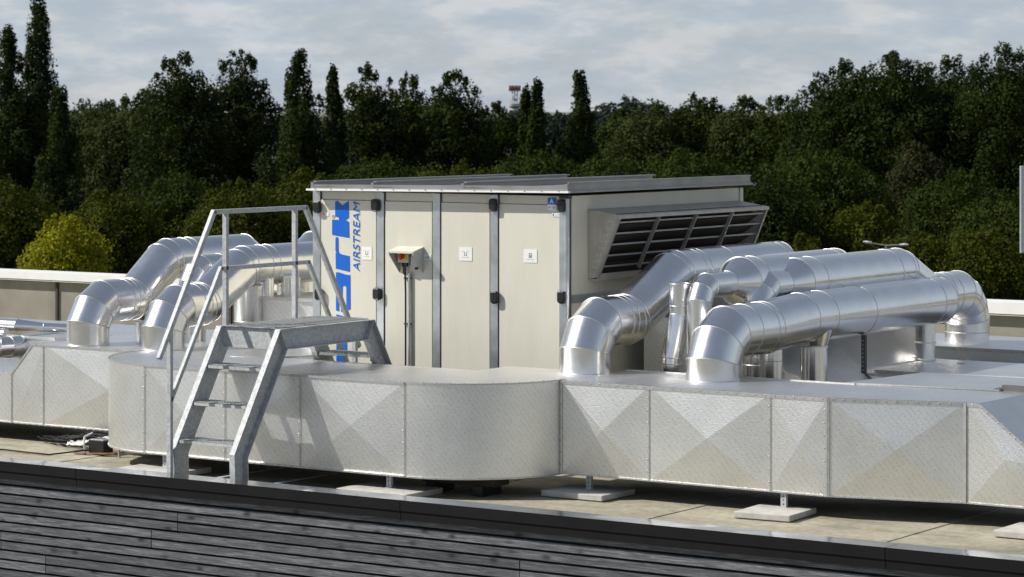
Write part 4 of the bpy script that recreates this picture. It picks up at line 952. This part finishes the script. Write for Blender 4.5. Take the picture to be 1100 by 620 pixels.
T=[
(9,22,42,'poplar',150,'dk','tall slim dark poplar at the left edge of the picture',G1,'poplar_tree'),
(41,-6,50,'poplar',152,'dk','tallest slim poplar, reaching the top of the picture near the left edge',G1,'poplar_tree'),
(64,92,38,'poplar',147,'dk','short slim poplar at the right foot of the tallest one at left',G1,'poplar_tree'),
(103,104,100,'broad',176,'wl','soft greyish green round-topped tree just right of the left poplars',G1,'willow_tree'),
(150,96,90,'broad',173,'wl','soft greyish tree between the left poplars and the tall twin-topped trees',G1,'willow_tree'),
(195,56,82,'broad',164,'dk','left one of two tall dark rough-topped trees at upper left',G1,'broadleaf_tree'),
(256,52,72,'broad',168,'dk','right one of two tall dark rough-topped trees, next to the sky gap at left',G1,'broadleaf_tree'),
(322,50,48,'poplar',152,'dk','dark pointed poplar standing alone above the handrail',G1,'poplar_tree'),
(358,70,26,'poplar',160,'dk','narrow dark poplar just right of the lone pointed one',G1,'poplar_tree'),
(397,69,68,'broad',166,'dk','dark round-topped tree above the left half of the cream unit',G1,'broadleaf_tree'),
(443,79,66,'broad',170,'gr','slightly lower dark tree above the middle of the cream unit',G1,'broadleaf_tree'),
(487,75,70,'broad',166,'dk','dark broad tree left of the distant tower, sloping down to the right',G1,'broadleaf_tree'),
(532,109,60,'broad',172,'gr','low dark green tree directly below the distant tower',G1,'broadleaf_tree'),
(566,92,17,'poplar',158,'dk','left spire of the narrow split poplar beside the tower',G1,'poplar_tree'),
(578,86,22,'poplar',157,'dk','right spire of the narrow split poplar beside the tower',G1,'poplar_tree'),
(624,76,40,'poplar',158,'dk','dense column-shaped poplar right of the tower with sky on both sides',G1,'poplar_tree'),
(668,116,70,'broad',178,'gr','low rounded tree right of the column-shaped poplar',G1,'broadleaf_tree'),
(704,108,84,'broad',174,'wl','grey-green willow left of centre right, above the louvred intake',G1,'willow_tree'),
(752,101,76,'broad',176,'gr','rounded tree above the right end of the cream unit roof',G1,'broadleaf_tree'),
(798,103,74,'broad',172,'wl','greyish round tree midway between the cream unit and the tall dark group at right',G1,'willow_tree'),
(838,99,76,'broad',170,'gr','rounded tree at the left foot of the tall dark group at right',G1,'broadleaf_tree'),
(908,64,104,'broad',164,'dk','leftmost of the tall dark trees that fill the upper right',G1,'broadleaf_tree'),
(962,50,100,'broad',162,'dk','highest rounded dark tree left of the dip at upper right',G1,'broadleaf_tree'),
(1020,57,100,'broad',165,'dk','dark tree at the slight dip in the tall group at upper right',G1,'broadleaf_tree'),
(1082,44,104,'broad',160,'dk','tall dark tree at the upper right edge of the picture',G1,'broadleaf_tree'),
(880,156,118,'broad',138,'gr','large round mid-green tree right of the louvred intake, in front of the tall dark group',G2,'round_tree'),
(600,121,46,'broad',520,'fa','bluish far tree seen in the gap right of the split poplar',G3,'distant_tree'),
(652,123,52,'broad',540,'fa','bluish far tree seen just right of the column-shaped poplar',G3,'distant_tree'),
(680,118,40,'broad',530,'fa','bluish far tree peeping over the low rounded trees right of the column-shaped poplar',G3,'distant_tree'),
(8,190,110,'broad',124,'ol','dark olive bushy tree below the poplars at the left edge',G2,'bushy_tree'),
(70,227,84,'broad',112,'ye','golden yellow tree at left above the white coping',G2,'yellow_tree'),
(118,200,100,'broad',126,'ol','olive bushy tree behind and right of the golden yellow one',G2,'bushy_tree'),
(190,186,110,'broad',130,'gr','green bushy tree above the leftmost thick pipe',G2,'bushy_tree'),
(262,192,100,'broad',126,'ol','olive bushy tree behind the top of the handrail',G2,'bushy_tree'),
(330,180,110,'broad',130,'ol','bushy tree at the left top corner of the cream unit',G2,'bushy_tree'),
(412,166,120,'broad',134,'gr','bushy tree behind the left half of the unit roof',G2,'bushy_tree'),
(492,172,110,'broad',130,'ol','bushy tree behind the middle of the unit roof, below the tower',G2,'bushy_tree'),
(575,160,120,'broad',136,'gr','bushy tree below the split poplar, behind the unit roof',G2,'bushy_tree'),
(655,164,120,'broad',134,'gr','bushy tree below the column-shaped poplar, behind the unit roof',G2,'bushy_tree'),
(738,158,120,'broad',136,'gr','bushy tree behind the right end of the unit roof',G2,'bushy_tree'),
(818,182,100,'broad',130,'dk','dark bushy tree just right of the end of the unit roof',G2,'bushy_tree'),
(858,246,60,'broad',118,'ol','low olive bush above the step-down pipe, beside the intake',G2,'bushy_tree'),
(930,214,80,'broad',130,'ol','olive tinged bushy tree behind the twin-arm street lamp',G2,'bushy_tree'),
(985,150,64,'broad',142,'br','pale bronze wispy tree within the dark group at right',G2,'bronze_tree'),
(1030,180,100,'broad',134,'gr','green bushy tree right of the street lamp, halfway up',G2,'bushy_tree'),
(988,246,90,'broad',120,'ol','low olive tree between the street lamp and the sign board',G2,'bushy_tree'),
(1090,200,110,'broad',128,'gr','green bushy tree directly behind the white sign board',G2,'bushy_tree'),
(1058,243,90,'broad',118,'ol','low yellowish bushy tree left of the sign board base',G2,'bushy_tree'),
]
for a in T:
    far=a[4]>400
    sc_=a[4]/150
    tree(*a[:9],dens=(4 if far else 95/(sc_**1.3)),ls=(.42 if far else .088*sc_))
cen=[];nr=[]
for i in range(800):
    lat=-420+i*1.05+rng.uniform(-1,1); dd=760+rng.uniform(-40,40); b_=W(lat,dd); hh=8.0+3.2*math.sin(lat*.05)+1.6*math.sin(lat*.21+1)+rng.uniform(-.8,.8)
    n=150; d_=rng.normal(size=(n,3)); d_/=np.linalg.norm(d_,axis=1)[:,None]
    cen.append(np.array([b_.x,b_.y,GROUND+hh*.55])+d_*np.array([3.2,3.2,hh*.52])*rng.uniform(.7,1.05,size=(n,1))); nr.append(d_)
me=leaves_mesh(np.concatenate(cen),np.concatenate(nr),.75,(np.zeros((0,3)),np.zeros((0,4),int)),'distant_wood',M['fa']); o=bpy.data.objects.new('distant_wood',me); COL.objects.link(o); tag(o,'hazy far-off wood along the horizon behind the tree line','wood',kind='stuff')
# ================================================================== light, sky, camera
SUN_EL=R(40); travel=Vector((.83,.56,0)).normalized()
d=Vector((travel.x*math.cos(SUN_EL),travel.y*math.cos(SUN_EL),-math.sin(SUN_EL)))
su=bpy.data.lights.new('sun','SUN'); su.energy=5.0; su.angle=R(.53); su.color=(1,.955,.88)
so=bpy.data.objects.new('sun',su); COL.objects.link(so); so.rotation_euler=d.to_track_quat('-Z','Y').to_euler()
w=bpy.data.worlds.new('World'); sc.world=w; w.use_nodes=True; nt=w.node_tree; bg=nt.nodes['Background']
sky=N(nt,'ShaderNodeTexSky'); sky.sky_type='NISHITA'; sky.sun_disc=False; sky.sun_elevation=SUN_EL
sv=-travel; sky.sun_rotation=math.atan2(sv.x,sv.y)
sky.altitude=50; sky.air_density=1.0; sky.dust_density=.3; sky.ozone_density=1.2
tc=N(nt,'ShaderNodeTexCoord'); sp=N(nt,'ShaderNodeSeparateXYZ'); L(nt,tc.outputs['Generated'],sp.inputs[0])
zc=N(nt,'ShaderNodeMath',operation='MAXIMUM'); L(nt,sp.outputs['Z'],zc.inputs[0]); zc.inputs[1].default_value=.0
za=N(nt,'ShaderNodeMath',operation='ADD'); L(nt,zc.outputs[0],za.inputs[0]); za.inputs[1].default_value=.07
dx=N(nt,'ShaderNodeMath',operation='DIVIDE'); L(nt,sp.outputs['X'],dx.inputs[0]); L(nt,za.outputs[0],dx.inputs[1])
dy=N(nt,'ShaderNodeMath',operation='DIVIDE'); L(nt,sp.outputs['Y'],dy.inputs[0]); L(nt,za.outputs[0],dy.inputs[1])
cm=N(nt,'ShaderNodeMapping'); L(nt,tc.outputs['Generated'],cm.inputs['Vector']); cm.inputs['Scale'].default_value=(1,1,3.2); cm.inputs['Location'].default_value=(.35,.1,.2)
nz=noise(nt,cm.outputs[0],13,7,.58,.2); nz2=noise(nt,cm.outputs[0],34,6,.6)
mask=ramp(nt,nz.outputs['Fac'],[(.38,g3(.80)),(.50,g3(.92)),(.60,g3(1))])
ccol=ramp(nt,nz2.outputs['Fac'],[(.36,(6.9,8.0,9.3)),(.50,(7.9,8.8,9.8)),(.64,(9.9,10.3,10.8))])
lo=N(nt,'ShaderNodeMapRange'); lo.inputs['From Min'].default_value=.06; lo.inputs['From Max'].default_value=.55; lo.inputs['To Min'].default_value=1; lo.inputs['To Max'].default_value=.30; L(nt,sp.outputs['Z'],lo.inputs['Value'])
mm=N(nt,'ShaderNodeMath',operation='MULTIPLY'); L(nt,mask,mm.inputs[0]); L(nt,lo.outputs['Result'],mm.inputs[1])
mx=N(nt,'ShaderNodeMix',data_type='RGBA'); L(nt,mm.outputs[0],mx.inputs['Factor']); hb=N(nt,'ShaderNodeMix',data_type='RGBA',blend_type='MULTIPLY'); hb.inputs['Factor'].default_value=1; L(nt,sky.outputs[0],hb.inputs[6]); hb.inputs[7].default_value=(.95,.97,1.04,1); L(nt,hb.outputs[2],mx.inputs[6]); L(nt,ccol,mx.inputs[7])
L(nt,mx.outputs[2],bg.inputs['Color']); bg.inputs['Strength'].default_value=.060
cam=bpy.data.cameras.new('camera'); co=bpy.data.objects.new('camera',cam); COL.objects.link(co)
co.location=CAM; co.rotation_euler=(R(90),0,TH); cam.sensor_width=36; cam.lens=3000/1100*36; cam.shift_y=-195/1100; cam.clip_end=20000; cam.clip_start=.5; cam.dof.use_dof=True; cam.dof.focus_distance=24.5; cam.dof.aperture_fstop=6.3
sc.camera=co
sc.view_settings.view_transform='Standard'; sc.view_settings.look='None'; sc.view_settings.exposure=.1; sc.view_settings.gamma=1
sc.cycles.max_bounces=8; sc.cycles.use_denoising=True
